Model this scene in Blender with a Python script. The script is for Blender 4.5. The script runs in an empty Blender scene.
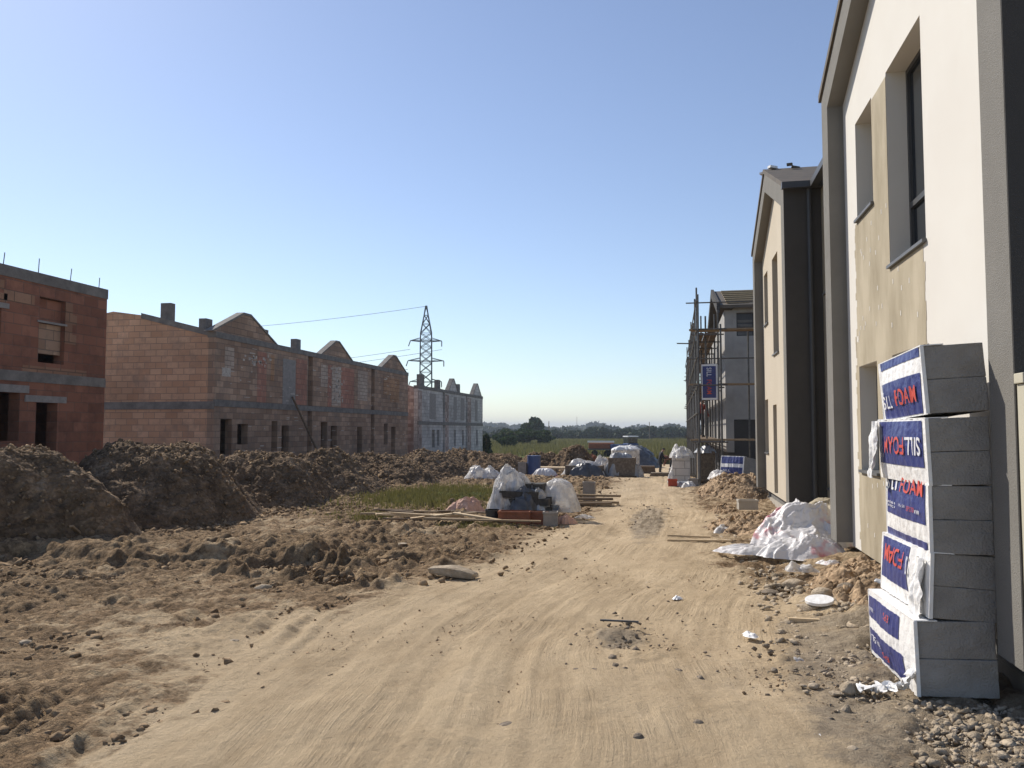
import bpy, bmesh, math, random
import numpy as np
from mathutils import Vector, Matrix, Euler
random.seed(7)
sc = bpy.context.scene
COL = sc.collection
R = math.radians
AX = math.atan(163/810.0)

# ------------------------------------------------------------------ noise
def _h(ix, iy, iz, seed):
    n = (ix.astype(np.int64)*374761393 + iy.astype(np.int64)*668265263 + iz.astype(np.int64)*2147483647 + seed*1274126177) & 0xffffffff
    n = ((n ^ (n >> 13))*1274126177) & 0xffffffff
    n = n ^ (n >> 16)
    return (n & 0xffffff)/float(0xffffff)*2-1
def vnoise(x, y, z=None, seed=0):
    x = np.asarray(x, float); y = np.asarray(y, float)
    z = np.zeros_like(x) if z is None else np.asarray(z, float)
    ix, iy, iz = np.floor(x), np.floor(y), np.floor(z)
    fx, fy, fz = x-ix, y-iy, z-iz
    fx, fy, fz = fx*fx*(3-2*fx), fy*fy*(3-2*fy), fz*fz*(3-2*fz)
    ix, iy, iz = ix.astype(int), iy.astype(int), iz.astype(int)
    r = 0
    for a in (0, 1):
        for b in (0, 1):
            for c in (0, 1):
                w = (fx if a else 1-fx)*(fy if b else 1-fy)*(fz if c else 1-fz)
                r = r + w*_h(ix+a, iy+b, iz+c, seed)
    return r
def fbm(x, y, z=None, o=4, seed=0, gain=.5):
    r = 0; a = 1; f = 1
    for i in range(o):
        r = r + a*vnoise(x*f+i*17.3, y*f-i*9.1, None if z is None else z*f, seed+i)
        a *= gain; f *= 2.03
    return r
def billow(x, y, o=4, seed=0):
    r = 0; a = 1; f = 1
    for i in range(o):
        r = r + a*(2.6*np.abs(vnoise(x*f+i*5.3, y*f+i*7.7, None, seed+i))-.8)
        a *= .52; f *= 2.1
    return r
def sstep(a, b, x):
    t = np.clip((x-a)/(b-a), 0, 1); return t*t*(3-2*t)

# ------------------------------------------------------------------ materials
def mat(name, c1, c2=None, rough=.85, scale=4, bump=.0, bscale=30, detail=6, spec=.3, metal=0, trans=0, stretch=None, c3=None):
    m = bpy.data.materials.new(name); m.use_nodes = True
    nt = m.node_tree; N = nt.nodes; L = nt.links
    b = N['Principled BSDF']
    b.inputs['Roughness'].default_value = rough
    b.inputs['Specular IOR Level'].default_value = spec
    b.inputs['Metallic'].default_value = metal
    g = N.new('ShaderNodeNewGeometry')
    vec = g.outputs['Position']
    if stretch:
        mp = N.new('ShaderNodeMapping'); mp.inputs['Scale'].default_value = stretch
        L.new(vec, mp.inputs['Vector']); vec = mp.outputs['Vector']
    if c2 is None: c2 = tuple(x*.82 for x in c1)
    n = N.new('ShaderNodeTexNoise'); n.inputs['Scale'].default_value = scale; n.inputs['Detail'].default_value = detail
    n.inputs['Roughness'].default_value = .65
    L.new(vec, n.inputs['Vector'])
    r = N.new('ShaderNodeValToRGB')
    r.color_ramp.elements[0].position = .34; r.color_ramp.elements[0].color = (*c1, 1)
    r.color_ramp.elements[1].position = .66; r.color_ramp.elements[1].color = (*c2, 1)
    if c3:
        e = r.color_ramp.elements.new(.78); e.color = (*c3, 1); e.position = .68; r.color_ramp.elements[1].position = .58
    L.new(n.outputs['Fac'], r.inputs['Fac'])
    L.new(r.outputs['Color'], b.inputs['Base Color'])
    if bump:
        n2 = N.new('ShaderNodeTexNoise'); n2.inputs['Scale'].default_value = bscale; n2.inputs['Detail'].default_value = 5
        L.new(vec, n2.inputs['Vector'])
        bp = N.new('ShaderNodeBump'); bp.inputs['Strength'].default_value = bump; bp.inputs['Distance'].default_value = .03
        L.new(n2.outputs['Fac'], bp.inputs['Height']); L.new(bp.outputs['Normal'], b.inputs['Normal'])
    if trans:
        t = N.new('ShaderNodeBsdfTranslucent'); t.inputs['Color'].default_value = (*c1, 1)
        mx = N.new('ShaderNodeMixShader'); mx.inputs['Fac'].default_value = trans
        L.new(b.outputs[0], mx.inputs[1]); L.new(t.outputs[0], mx.inputs[2])
        L.new(mx.outputs[0], N['Material Output'].inputs['Surface'])
    return m

def brickmat(name, ca, cb, mortar, bw=.4, rh=.245, ms=.012, stain=(.16, .10, .07), bump=.6):
    """hollow clay or concrete block masonry on upright walls"""
    m = bpy.data.materials.new(name); m.use_nodes = True
    nt = m.node_tree; N = nt.nodes; L = nt.links
    b = N['Principled BSDF']; b.inputs['Roughness'].default_value = .9; b.inputs['Specular IOR Level'].default_value = .2
    g = N.new('ShaderNodeNewGeometry'); s = N.new('ShaderNodeSeparateXYZ'); L.new(g.outputs['Position'], s.inputs[0])
    ad = N.new('ShaderNodeMath'); L.new(s.outputs['X'], ad.inputs[0]); L.new(s.outputs['Y'], ad.inputs[1])
    c = N.new('ShaderNodeCombineXYZ'); L.new(ad.outputs[0], c.inputs['X']); L.new(s.outputs['Z'], c.inputs['Y'])
    br = N.new('ShaderNodeTexBrick'); L.new(c.outputs[0], br.inputs['Vector'])
    br.inputs['Scale'].default_value = 1; br.inputs['Brick Width'].default_value = bw; br.inputs['Row Height'].default_value = rh
    br.inputs['Mortar Size'].default_value = ms; br.inputs['Bias'].default_value = -.1
    br.inputs['Mortar Smooth'].default_value = .3
    br.inputs['Color1'].default_value = (*ca, 1); br.inputs['Color2'].default_value = (*cb, 1); br.inputs['Mortar'].default_value = (*mortar, 1)
    n = N.new('ShaderNodeTexNoise'); n.inputs['Scale'].default_value = .9; n.inputs['Detail'].default_value = 8; n.inputs['Roughness'].default_value = .7
    L.new(g.outputs['Position'], n.inputs['Vector'])
    r = N.new('ShaderNodeValToRGB'); r.color_ramp.elements[0].position = .48; r.color_ramp.elements[1].position = .72
    L.new(n.outputs['Fac'], r.inputs['Fac'])
    mx = N.new('ShaderNodeMix'); mx.data_type = 'RGBA'; mx.inputs['B'].default_value = (*stain, 1)
    L.new(r.outputs['Color'], mx.inputs['Factor']); L.new(br.outputs['Color'], mx.inputs['A'])
    # big blotches of lighter blocks
    n3 = N.new('ShaderNodeTexNoise'); n3.inputs['Scale'].default_value = .45; n3.inputs['Detail'].default_value = 2
    L.new(g.outputs['Position'], n3.inputs['Vector'])
    hs = N.new('ShaderNodeHueSaturation'); L.new(mx.outputs['Result'], hs.inputs['Color'])
    mr = N.new('ShaderNodeMapRange'); mr.inputs['From Min'].default_value = .3; mr.inputs['From Max'].default_value = .7
    mr.inputs['To Min'].default_value = .8; mr.inputs['To Max'].default_value = 1.3
    L.new(n3.outputs['Fac'], mr.inputs['Value']); L.new(mr.outputs['Result'], hs.inputs['Value'])
    L.new(hs.outputs['Color'], b.inputs['Base Color'])
    bp = N.new('ShaderNodeBump'); bp.inputs['Strength'].default_value = bump; bp.inputs['Distance'].default_value = .04; bp.invert = True
    L.new(br.outputs['Fac'], bp.inputs['Height']); L.new(bp.outputs['Normal'], b.inputs['Normal'])
    return m

def ground_mat():
    m = bpy.data.materials.new('ground_soil'); m.use_nodes = True
    nt = m.node_tree; N = nt.nodes; L = nt.links
    b = N['Principled BSDF']; b.inputs['Roughness'].default_value = .95; b.inputs['Specular IOR Level'].default_value = .1
    at = N.new('ShaderNodeAttribute'); at.attribute_name = 'mix'
    sp = N.new('ShaderNodeSeparateColor'); L.new(at.outputs['Color'], sp.inputs[0])
    g = N.new('ShaderNodeNewGeometry')
    def noise(s, d=6, r=.6, st=None):
        n = N.new('ShaderNodeTexNoise'); n.inputs['Scale'].default_value = s; n.inputs['Detail'].default_value = d; n.inputs['Roughness'].default_value = r
        if st:
            mp = N.new('ShaderNodeMapping'); mp.inputs['Scale'].default_value = st; mp.inputs['Rotation'].default_value = (0, 0, R(-12))
            L.new(g.outputs['Position'], mp.inputs['Vector']); L.new(mp.outputs[0], n.inputs['Vector'])
        else: L.new(g.outputs['Position'], n.inputs['Vector'])
        return n.outputs['Fac']
    def ramp(f, *st):
        r = N.new('ShaderNodeValToRGB')
        r.color_ramp.elements[0].position = st[0][0]; r.color_ramp.elements[0].color = (*st[0][1], 1)
        r.color_ramp.elements[1].position = st[-1][0]; r.color_ramp.elements[1].color = (*st[-1][1], 1)
        for p, c in st[1:-1]:
            e = r.color_ramp.elements.new(p); e.color = (*c, 1)
        L.new(f, r.inputs['Fac']); return r.outputs['Color']
    def mix(f, a, bb):
        x = N.new('ShaderNodeMix'); x.data_type = 'RGBA'
        L.new(f, x.inputs['Factor']); L.new(a, x.inputs['A']); L.new(bb, x.inputs['B']); return x.outputs['Result']
    def brk(ch, k=.5, s=3):
        n = noise(s, 8, .7)
        a = N.new('ShaderNodeMath'); a.operation = 'SUBTRACT'; L.new(n, a.inputs[0]); a.inputs[1].default_value = .5
        c = N.new('ShaderNodeMath'); c.operation = 'MULTIPLY_ADD'; L.new(a.outputs[0], c.inputs[0]); c.inputs[1].default_value = k*2; L.new(ch, c.inputs[2])
        r = N.new('ShaderNodeMapRange'); r.interpolation_type = 'SMOOTHSTEP'; L.new(c.outputs[0], r.inputs['Value'])
        r.inputs['From Min'].default_value = .35; r.inputs['From Max'].default_value = .65
        return r.outputs['Result']
    soil = ramp(noise(2.2, 10, .75), (.3, (.15, .098, .055)), (.48, (.26, .178, .104)), (.68, (.42, .305, .186)))
    sand = ramp(noise(1.6, 10, .7, (1, .35, 1)), (.30, (.35, .262, .160)), (.47, (.49, .375, .240)), (.56, (.54, .418, .270)), (.72, (.62, .488, .325)))
    grey = ramp(noise(9, 10, .75), (.32, (.20, .16, .115)), (.55, (.36, .29, .205)), (.75, (.48, .40, .29)))
    grass = ramp(noise(1.4, 8, .7), (.3, (.05, .062, .016)), (.55, (.10, .115, .03)), (.75, (.17, .16, .06)))
    def vor(sc_):
        v = N.new('ShaderNodeTexVoronoi'); v.inputs['Scale'].default_value = sc_
        dn = N.new('ShaderNodeTexNoise'); dn.inputs['Scale'].default_value = sc_*1.5; L.new(g.outputs['Position'], dn.inputs['Vector'])
        mx = N.new('ShaderNodeMix'); mx.data_type = 'VECTOR'; mx.inputs['Factor'].default_value = .06; L.new(g.outputs['Position'], mx.inputs['A']); L.new(dn.outputs['Color'], mx.inputs['B'])
        L.new(mx.outputs['Result'], v.inputs['Vector']); return v
    v1 = vor(16); v2 = vor(45)
    def val(col, fac_out, lo, hi):
        hs = N.new('ShaderNodeHueSaturation'); mr = N.new('ShaderNodeMapRange'); mr.inputs['To Min'].default_value = lo; mr.inputs['To Max'].default_value = hi
        sx = N.new('ShaderNodeSeparateColor'); L.new(fac_out, sx.inputs[0]); L.new(sx.outputs[0], mr.inputs['Value']); L.new(mr.outputs['Result'], hs.inputs['Value']); L.new(col, hs.inputs['Color']); return hs.outputs['Color']
    soil = val(val(soil, v1.outputs['Color'], .68, 1.3), v2.outputs['Color'], .75, 1.25)
    sand = val(sand, v2.outputs['Color'], .93, 1.06)
    c = mix(brk(sp.outputs[0], .85, 2.2), soil, sand)
    c = mix(brk(sp.outputs[1], .5, 4), c, grey)
    c = mix(brk(sp.outputs[2], .4, 1.2), c, grass)
    L.new(c, b.inputs['Base Color'])
    f = noise(28, 8, .75); f2 = noise(150, 3, .6)
    ta = N.new('ShaderNodeAttribute'); ta.attribute_name = 'track'; tm = N.new('ShaderNodeMapping'); tm.inputs['Scale'].default_value = (1, 1, 1); L.new(ta.outputs['Vector'], tm.inputs['Vector'])
    tn = N.new('ShaderNodeTexNoise'); tn.inputs['Scale'].default_value = 1.0; tn.inputs['Detail'].default_value = 5; tn.inputs['Roughness'].default_value = .7; L.new(tm.outputs[0], tn.inputs['Vector'])
    tk = N.new('ShaderNodeMath'); tk.operation = 'MULTIPLY'; pt = N.new('ShaderNodeMapRange'); pt.inputs['From Min'].default_value = .44; pt.inputs['From Max'].default_value = .62; pt.inputs['To Min'].default_value = .08; pt.clamp = True; L.new(noise(.75, 4, .6), pt.inputs['Value'])
    pm_ = N.new('ShaderNodeMath'); pm_.operation = 'MULTIPLY'; L.new(pt.outputs['Result'], pm_.inputs[0]); L.new(sp.outputs[0], pm_.inputs[1])
    L.new(tn.outputs['Fac'], tk.inputs[0]); L.new(pm_.outputs[0], tk.inputs[1])
    hsv = N.new('ShaderNodeHueSaturation'); mrv = N.new('ShaderNodeMapRange'); mrv.inputs['From Min'].default_value = .3; mrv.inputs['From Max'].default_value = .7; mrv.inputs['To Min'].default_value = .97; mrv.inputs['To Max'].default_value = 1.02
    L.new(tn.outputs['Fac'], mrv.inputs['Value']); L.new(mrv.outputs['Result'], hsv.inputs['Value']); L.new(c, hsv.inputs['Color']); L.new(hsv.outputs['Color'], b.inputs['Base Color'])
    ad = N.new('ShaderNodeMath'); ad.operation = 'MULTIPLY_ADD'; L.new(f2, ad.inputs[0]); ad.inputs[1].default_value = .35; ad2 = N.new('ShaderNodeMath'); ad2.operation = 'MULTIPLY_ADD'; L.new(tk.outputs[0], ad2.inputs[0]); ad2.inputs[1].default_value = 1.9; L.new(f, ad2.inputs[2]); L.new(ad2.outputs[0], ad.inputs[2])
    bp = N.new('ShaderNodeBump'); bp.inputs['Strength'].default_value = .9; bp.inputs['Distance'].default_value = .035
    inv = N.new('ShaderNodeMath'); inv.operation = 'SUBTRACT'; inv.inputs[0].default_value = 1.0; L.new(sp.outputs[0], inv.inputs[1]); inv.use_clamp = True
    vs = N.new('ShaderNodeMath'); vs.operation = 'MULTIPLY_ADD'; L.new(v2.outputs['Distance'], vs.inputs[0]); vs.inputs[1].default_value = .5; L.new(v1.outputs['Distance'], vs.inputs[2])
    vm = N.new('ShaderNodeMath'); vm.operation = 'MULTIPLY'; L.new(vs.outputs[0], vm.inputs[0]); L.new(inv.outputs[0], vm.inputs[1])
    sb = N.new('ShaderNodeMath'); sb.operation = 'MULTIPLY_ADD'; L.new(vm.outputs[0], sb.inputs[0]); sb.inputs[1].default_value = -1.6; L.new(ad.outputs[0], sb.inputs[2])
    L.new(sb.outputs[0], bp.inputs['Height']); L.new(bp.outputs['Normal'], b.inputs['Normal'])
    return m
def lumpy(m, k=1.0):
    nt = m.node_tree; N = nt.nodes; L = nt.links; b = N['Principled BSDF']; g = N.new('ShaderNodeNewGeometry'); src = b.inputs['Base Color'].links[0].from_socket
    hsum = None
    for sc_ in (9, 24):
        v = N.new('ShaderNodeTexVoronoi'); v.inputs['Scale'].default_value = sc_; L.new(g.outputs['Position'], v.inputs['Vector'])
        hs = N.new('ShaderNodeHueSaturation'); mr = N.new('ShaderNodeMapRange'); mr.inputs['To Min'].default_value = .74; mr.inputs['To Max'].default_value = 1.26
        sx = N.new('ShaderNodeSeparateColor'); L.new(v.outputs['Color'], sx.inputs[0]); L.new(sx.outputs[0], mr.inputs['Value']); L.new(mr.outputs['Result'], hs.inputs['Value']); L.new(src, hs.inputs['Color']); src = hs.outputs['Color']
        b2 = N.new('ShaderNodeBump'); b2.invert = True; b2.inputs['Strength'].default_value = .7*k; b2.inputs['Distance'].default_value = .55/sc_
        L.new(v.outputs['Distance'], b2.inputs['Height'])
        if b.inputs['Normal'].links: L.new(b.inputs['Normal'].links[0].from_socket, b2.inputs['Normal'])
        L.new(b2.outputs['Normal'], b.inputs['Normal'])
    L.new(src, b.inputs['Base Color'])

M = {}
M['ground'] = ground_mat()
M['mound'] = mat('mound_soil', (.085, .057, .034), (.185, .126, .077), .95, 2.0, .9, 16, 10, .1, c3=(.27, .20, .13))
M['sandheap'] = mat('heap_sand', (.24, .165, .10), (.40, .29, .185), .95, 3, .8, 22, 10, .1)
lumpy(M['mound']); lumpy(M['sandheap'], .6)
M['clod'] = mat('clod_soil', (.14, .094, .055), (.36, .258, .158), .95, 5, .6, 30, 6, .1)
M['stone'] = mat('stone', (.25, .20, .14), (.50, .41, .30), .9, 7, .6, 50, 6, .2)
M['stone_dark'] = mat('stone_dark', (.13, .105, .08), (.27, .22, .165), .9, 14, .6, 60, 6, .2)
M['brick_red'] = brickmat('clay_block_red', (.215, .095, .060), (.31, .14, .088), (.19, .115, .085), .5, .25, .010, (.11, .055, .04))
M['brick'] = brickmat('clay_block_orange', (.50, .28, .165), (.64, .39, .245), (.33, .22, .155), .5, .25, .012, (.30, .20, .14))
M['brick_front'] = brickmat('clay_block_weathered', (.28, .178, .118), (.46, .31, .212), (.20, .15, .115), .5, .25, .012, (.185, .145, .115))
M['block_rose'] = brickmat('clay_block_rose', (.37, .17, .115), (.47, .24, .165), (.25, .16, .12), .25, .25, .012, (.2, .13, .10))
M['block_pale'] = brickmat('block_pale', (.40, .31, .24), (.52, .42, .33), (.2, .16, .13), .5, .2, .014, (.3, .22, .17))
M['block_tan'] = brickmat('block_tan', (.36, .20, .11), (.46, .27, .15), (.19, .12, .08), .5, .25, .014, (.28, .17, .10))
M['block_brown'] = brickmat('block_brown', (.26, .14, .085), (.33, .19, .12), (.15, .1, .07), .5, .25, .014, (.2, .12, .08))
M['block_dark'] = mat('block_dark', (.045, .043, .04), (.085, .078, .07), .85, 9, .4, 40)
M['block_grey'] = brickmat('block_grey', (.46, .435, .40), (.60, .565, .52), (.27, .25, .23), .6, .25, .012, (.22, .19, .17), .4)
M['block_dots'] = brickmat('block_bond', (.50, .40, .34), (.20, .13, .105), (.3, .25, .22), .3, .25, .012, (.26, .2, .17), .4)
M['concrete'] = mat('concrete_beam', (.15, .135, .12), (.25, .228, .2), .9, 3, .4, 25)
M['lintel'] = mat('lintel_concrete', (.33, .30, .27), (.24, .22, .2), .9, 6, .3, 25)
M['chimney'] = mat('chimney_block', (.13, .12, .11), (.21, .195, .18), .9, 5, .4, 25)
M['mortar'] = mat('mortar_smear', (.62, .56, .48), (.40, .34, .28), .95, 12, .4, 30)
M['white_render'] = mat('white_render', (.655, .63, .575), (.63, .60, .545), .9, 1.2, .10, 240, 4, .2)
M['tan_render'] = mat('tan_basecoat', (.54, .475, .375), (.50, .437, .34), .92, 1.0, .12, 200, 4, .2)
M['base_coat'] = mat('adhesive_basecoat', (.45, .392, .29), (.30, .255, .178), .95, 1.6, .15, 60, 8, .2, stretch=(1, 1.4, .5))
M['reveal'] = mat('reveal_render', (.47, .44, .40), (.44, .41, .37), .92, 2, .1, 200)
M['grey_render'] = mat('grey_render', (.215, .205, .185), (.19, .181, .163), .92, 2, .45, 130, 4, .2)
M['raw_grey'] = mat('raw_grey_basecoat', (.40, .385, .36), (.30, .29, .27), .92, 1.5, .3, 60, 6, .2)
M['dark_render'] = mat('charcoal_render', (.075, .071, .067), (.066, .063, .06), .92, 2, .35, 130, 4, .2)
M['plinth'] = mat('plinth_board', (.19, .185, .175), (.14, .135, .125), .9, 3, .25, 40)
M['plinth_pale'] = mat('plinth_pale', (.45, .41, .35), (.33, .30, .25), .9, 3, .25, 40)
M['roof_dark'] = mat('roof_membrane', (.085, .075, .062), (.14, .115, .09), .8, 3, .3, 20)
M['metal_dark'] = mat('anthracite_metal', (.045, .046, .048), (.055, .056, .058), .45, 3, 0, spec=.5)
M['metal_sill'] = mat('aluminium_sill', (.10, .10, .10), (.13, .13, .13), .5, 3, 0, spec=.5)
M['glass'] = mat('window_glass', (.018, .022, .026), (.022, .026, .03), .08, 2, 0, spec=.8)
M['dark'] = mat('unlit_void', (.03, .027, .024), None, .95)
M['wood'] = mat('weathered_timber', (.34, .25, .155), (.23, .165, .10), .85, 6, .3, 30, stretch=(3, 3, 3))
M['wood_dark'] = mat('dark_timber', (.12, .085, .055), (.2, .145, .095), .9, 6, .3, 30)
M['wood_pale'] = mat('fresh_timber', (.58, .45, .29), (.48, .36, .22), .85, 8, .2, 30)
M['steel'] = mat('scaffold_steel', (.15, .145, .135), (.085, .078, .07), .55, 12, .1, metal=.4)
M['lattice'] = mat('lattice_steel', (.13, .135, .14), None, .6)
M['foam'] = mat('foam_board_grey', (.33, .315, .295), (.255, .243, .227), .9, 4, .5, 70, 8)
M['foam_edge'] = mat('foam_board_edge', (.80, .785, .76), (.74, .725, .70), .8, 8, .15, 90)
M['film_white'] = mat('packing_film_white', (.83, .82, .80), (.76, .75, .735), .42, 9, .5, 16, 4, .5)
M['film_blue'] = mat('packing_film_blue', (.032, .042, .155), (.05, .062, .21), .38, 14, .5, 14, 4, .5)
M['print_white'] = mat('print_white', (.85, .85, .87), None, .45)
M['print_red'] = mat('print_red', (.62, .10, .075), None, .45)
M['plastic'] = mat('plastic_sheet', (.74, .725, .705), (.60, .58, .56), .38, 6, .7, 9, 6, .5, trans=.25)
nt_ = M['plastic'].node_tree; mo = nt_.nodes['Material Output']; src_ = mo.inputs['Surface'].links[0].from_socket
tp_ = nt_.nodes.new('ShaderNodeBsdfTransparent'); mm = nt_.nodes.new('ShaderNodeMixShader'); tn_ = nt_.nodes.new('ShaderNodeTexNoise'); tn_.inputs['Scale'].default_value = 5; tg = nt_.nodes.new('ShaderNodeNewGeometry'); nt_.links.new(tg.outputs['Position'], tn_.inputs['Vector'])
tr2 = nt_.nodes.new('ShaderNodeMapRange'); tr2.inputs['From Min'].default_value = .42; tr2.inputs['From Max'].default_value = .62; tr2.inputs['To Max'].default_value = .55; nt_.links.new(tn_.outputs['Fac'], tr2.inputs['Value']); nt_.links.new(tr2.outputs['Result'], mm.inputs['Fac'])
nt_.links.new(src_, mm.inputs[1]); nt_.links.new(tp_.outputs[0], mm.inputs[2]); nt_.links.new(mm.outputs[0], mo.inputs['Surface'])
M['plastic_pink'] = mat('plastic_sheet_pink', (.80, .785, .77), (.76, .73, .72), .4, 2.0, .7, 10, 3, .5, trans=.2, c3=(.58, .16, .2))
M['plastic_grey'] = mat('plastic_sheet_grey', (.40, .41, .42), (.26, .27, .285), .35, 5, .7, 12, 6, .5)
M['plastic_dark'] = mat('plastic_dark', (.05, .053, .06), (.12, .125, .135), .35, 4, .7, 9, 6, .5)
M['sack_pink'] = mat('sack_pink', (.62, .40, .30), (.5, .29, .21), .8, 8, .6, 14)
M['terracotta'] = mat('terracotta', (.30, .11, .06), (.2, .085, .05), .85, 8, .3, 30)
M['bucket'] = mat('bucket_plastic', (.03, .032, .036), (.05, .05, .055), .5, 8)
M['red'] = mat('red_plastic', (.42, .07, .035), (.34, .06, .03), .5, 8)
M['blue'] = mat('blue_paint', (.03, .06, .17), (.045, .08, .2), .45, 8, spec=.5)
M['tyre'] = mat('tyre_rubber', (.02, .02, .02), None, .9)
M['beige_box'] = mat('cabinet_plastic', (.50, .47, .37), (.47, .44, .345), .6, 3)
M['leaf'] = mat('foliage', (.035, .058, .018), (.075, .105, .03), .8, 1.2, 0, trans=.2)
M['leaf_dark'] = mat('foliage_dark', (.028, .045, .02), (.05, .07, .03), .85, .3, 0, trans=.15)
M['bark'] = mat('bark', (.09, .07, .05), None, .9)
M['grass'] = mat('grass_blades', (.15, .14, .045), (.27, .235, .095), .8, 2, 0, trans=.3)
M['skin'] = mat('skin', (.42, .24, .17), None, .6)
M['cloth_dark'] = mat('dark_cloth', (.022, .024, .03), (.03, .03, .038), .9, 20)
M['cloth_red'] = mat('red_cloth', (.20, .035, .03), (.25, .05, .04), .9, 20)
M['cloth_brown'] = mat('brown_cloth', (.13, .06, .045), (.18, .085, .06), .9, 20)
M['hair'] = mat('dark_hair', (.02, .015, .012), None, .8)

# ------------------------------------------------------------------ mesh helpers
def link(name, me, m, parent=None):
    o = bpy.data.objects.new(name, me); COL.objects.link(o)
    if m is not None:
        for q in (m if isinstance(m, (list, tuple)) else [m]): me.materials.append(M[q])
    if parent: o.parent = parent
    return o
def tag(o, label=None, cat=None, group=None, kind=None):
    if label: o['label'] = label
    if cat: o['category'] = cat
    if group: o['group'] = group
    if kind: o['kind'] = kind
    return o
def thing(name, label, cat, loc=(0, 0, 0), rz=0, group=None):
    o = bpy.data.objects.new(name, None); COL.objects.link(o)
    o.location = loc; o.rotation_euler = (0, 0, rz); o.empty_display_size = .2
    return tag(o, label, cat, group)
class MB:
    def __init__(s): s.v = []; s.f = []; s.mi = []; s.cur = 0; s.smooth = False
    def face(s, pts):
        i = len(s.v); s.v += [tuple(p) for p in pts]; s.f.append(tuple(range(i, i+len(pts)))); s.mi.append(s.cur)
    def box(s, x0, x1, y0, y1, z0, z1, rot=None, c=None, taper=0):
        P = [Vector((x, y, z)) for z in (z0, z1) for (x, y) in ((x0, y0), (x1, y0), (x1, y1), (x0, y1))]
        if rot is not None:
            c = Vector(c if c is not None else (0, 0, 0)); P = [rot @ p + c for p in P]
        i = len(s.v); s.v += [tuple(p) for p in P]
        for f in ((3, 2, 1, 0), (4, 5, 6, 7), (0, 1, 5, 4), (1, 2, 6, 5), (2, 3, 7, 6), (3, 0, 4, 7)):
            s.f.append(tuple(i+k for k in f)); s.mi.append(s.cur)
        return s
    def tube(s, a, b, r, n=8, r2=None):
        a = Vector(a); b = Vector(b); d = (b-a).normalized(); r2 = r if r2 is None else r2
        u = d.orthogonal().normalized(); w = d.cross(u); i = len(s.v)
        for p, q in ((a, r), (b, r2)):
            for k in range(n):
                t = 2*math.pi*k/n; s.v.append(tuple(p+u*math.cos(t)*q+w*math.sin(t)*q))
        for k in range(n):
            s.f.append((i+k, i+(k+1) % n, i+n+(k+1) % n, i+n+k)); s.mi.append(s.cur)
        s.f.append(tuple(i+k for k in range(n))[::-1]); s.f.append(tuple(i+n+k for k in range(n))); s.mi += [s.cur]*2
        return s
    def prism(s, poly, axis, a, b):
        """poly in the two other axes (y,z / x,z / x,y), extruded along axis from a to b"""
        def P(p, t): return {'x': (t, p[0], p[1]), 'y': (p[0], t, p[1]), 'z': (p[0], p[1], t)}[axis]
        i = len(s.v); n = len(poly)
        s.v += [P(p, a) for p in poly]+[P(p, b) for p in poly]
        s.f.append(tuple(range(i, i+n))[::-1]); s.f.append(tuple(range(i+n, i+2*n)))
        for k in range(n): s.f.append((i+k, i+(k+1) % n, i+n+(k+1) % n, i+n+k))
        s.mi += [s.cur]*(n+2); return s
    def mesh(s, name, fix=True):
        me = bpy.data.meshes.new(name); me.from_pydata(s.v, [], s.f); me.update()
        me.polygons.foreach_set('material_index', s.mi)
        if fix:
            bm = bmesh.new(); bm.from_mesh(me); bmesh.ops.recalc_face_normals(bm, faces=bm.faces); bm.to_mesh(me); bm.free()
        return me
    def build(s, name, m, parent=None, bevel=0, smooth=False):
        me = s.mesh(name)
        if bevel:
            bm = bmesh.new(); bm.from_mesh(me); bmesh.ops.remove_doubles(bm, verts=bm.verts, dist=1e-5)
            bmesh.ops.bevel(bm, geom=bm.edges[:], offset=bevel, segments=2, affect='EDGES', profile=.6); bm.to_mesh(me); bm.free()
        if smooth: me.polygons.foreach_set('use_smooth', [True]*len(me.polygons))
        return link(name, me, m, parent)
def npmesh(name, V, Fc, smooth=False):
    me = bpy.data.meshes.new(name); k = Fc.shape[1]
    me.vertices.add(len(V)); me.vertices.foreach_set('co', V.astype(np.float32).ravel())
    me.loops.add(Fc.size); me.loops.foreach_set('vertex_index', Fc.astype(np.int32).ravel())
    me.polygons.add(len(Fc)); me.polygons.foreach_set('loop_start', np.arange(0, Fc.size, k, dtype=np.int32))
    me.polygons.foreach_set('loop_total', np.full(len(Fc), k, dtype=np.int32))
    if smooth: me.polygons.foreach_set('use_smooth', [True]*len(Fc))
    me.update(calc_edges=True); return me
def gridfaces(nu, nv, wrap=False):
    i = np.arange(nu*nv).reshape(nu, nv)
    if wrap:
        j = np.roll(i, -1, axis=1); a, b, c, d = i[:-1], j[:-1], j[1:], i[1:]
    else: a, b, c, d = i[:-1, :-1], i[:-1, 1:], i[1:, 1:], i[1:, :-1]
    return np.stack([a.ravel(), b.ravel(), c.ravel(), d.ravel()], 1)

# ------------------------------------------------------------------ terrain
def base_z(x, y):
    x = np.asarray(x, float); y = np.asarray(y, float)
    z = -1.15*sstep(0, 1, (y-26)/32)*np.ones_like(x)
    z = z+.55*sstep(-11.5, -15, x)*sstep(75, 55, y)
    z = z-5*sstep(320, 900, y)+.4*fbm(x*.01, y*.01, o=3, seed=3)*sstep(80, 200, y)
    z = z+.16*sstep(1.0, 2.2, x)*sstep(16, 12, y)*sstep(6.8, 8.2, y)
    return z
def H(x, y): return float(base_z(np.array([x]), np.array([y]))[0])
def roadL(y): return np.interp(y, [0, 4, 7, 9, 11, 14, 18, 24, 32, 45, 60, 80], [-3.1, -3.0, -3.25, -2.95, -2.4, -2.0, -1.7, -2.0, -2.1, -2.6, -3, -2])
def roadR(y): return np.interp(y, [0, 5, 8, 12, 17, 25, 32, 45, 60, 80], [1.0, .85, .9, .45, .45, .1, .0, -.2, -.2, -.1])
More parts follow.
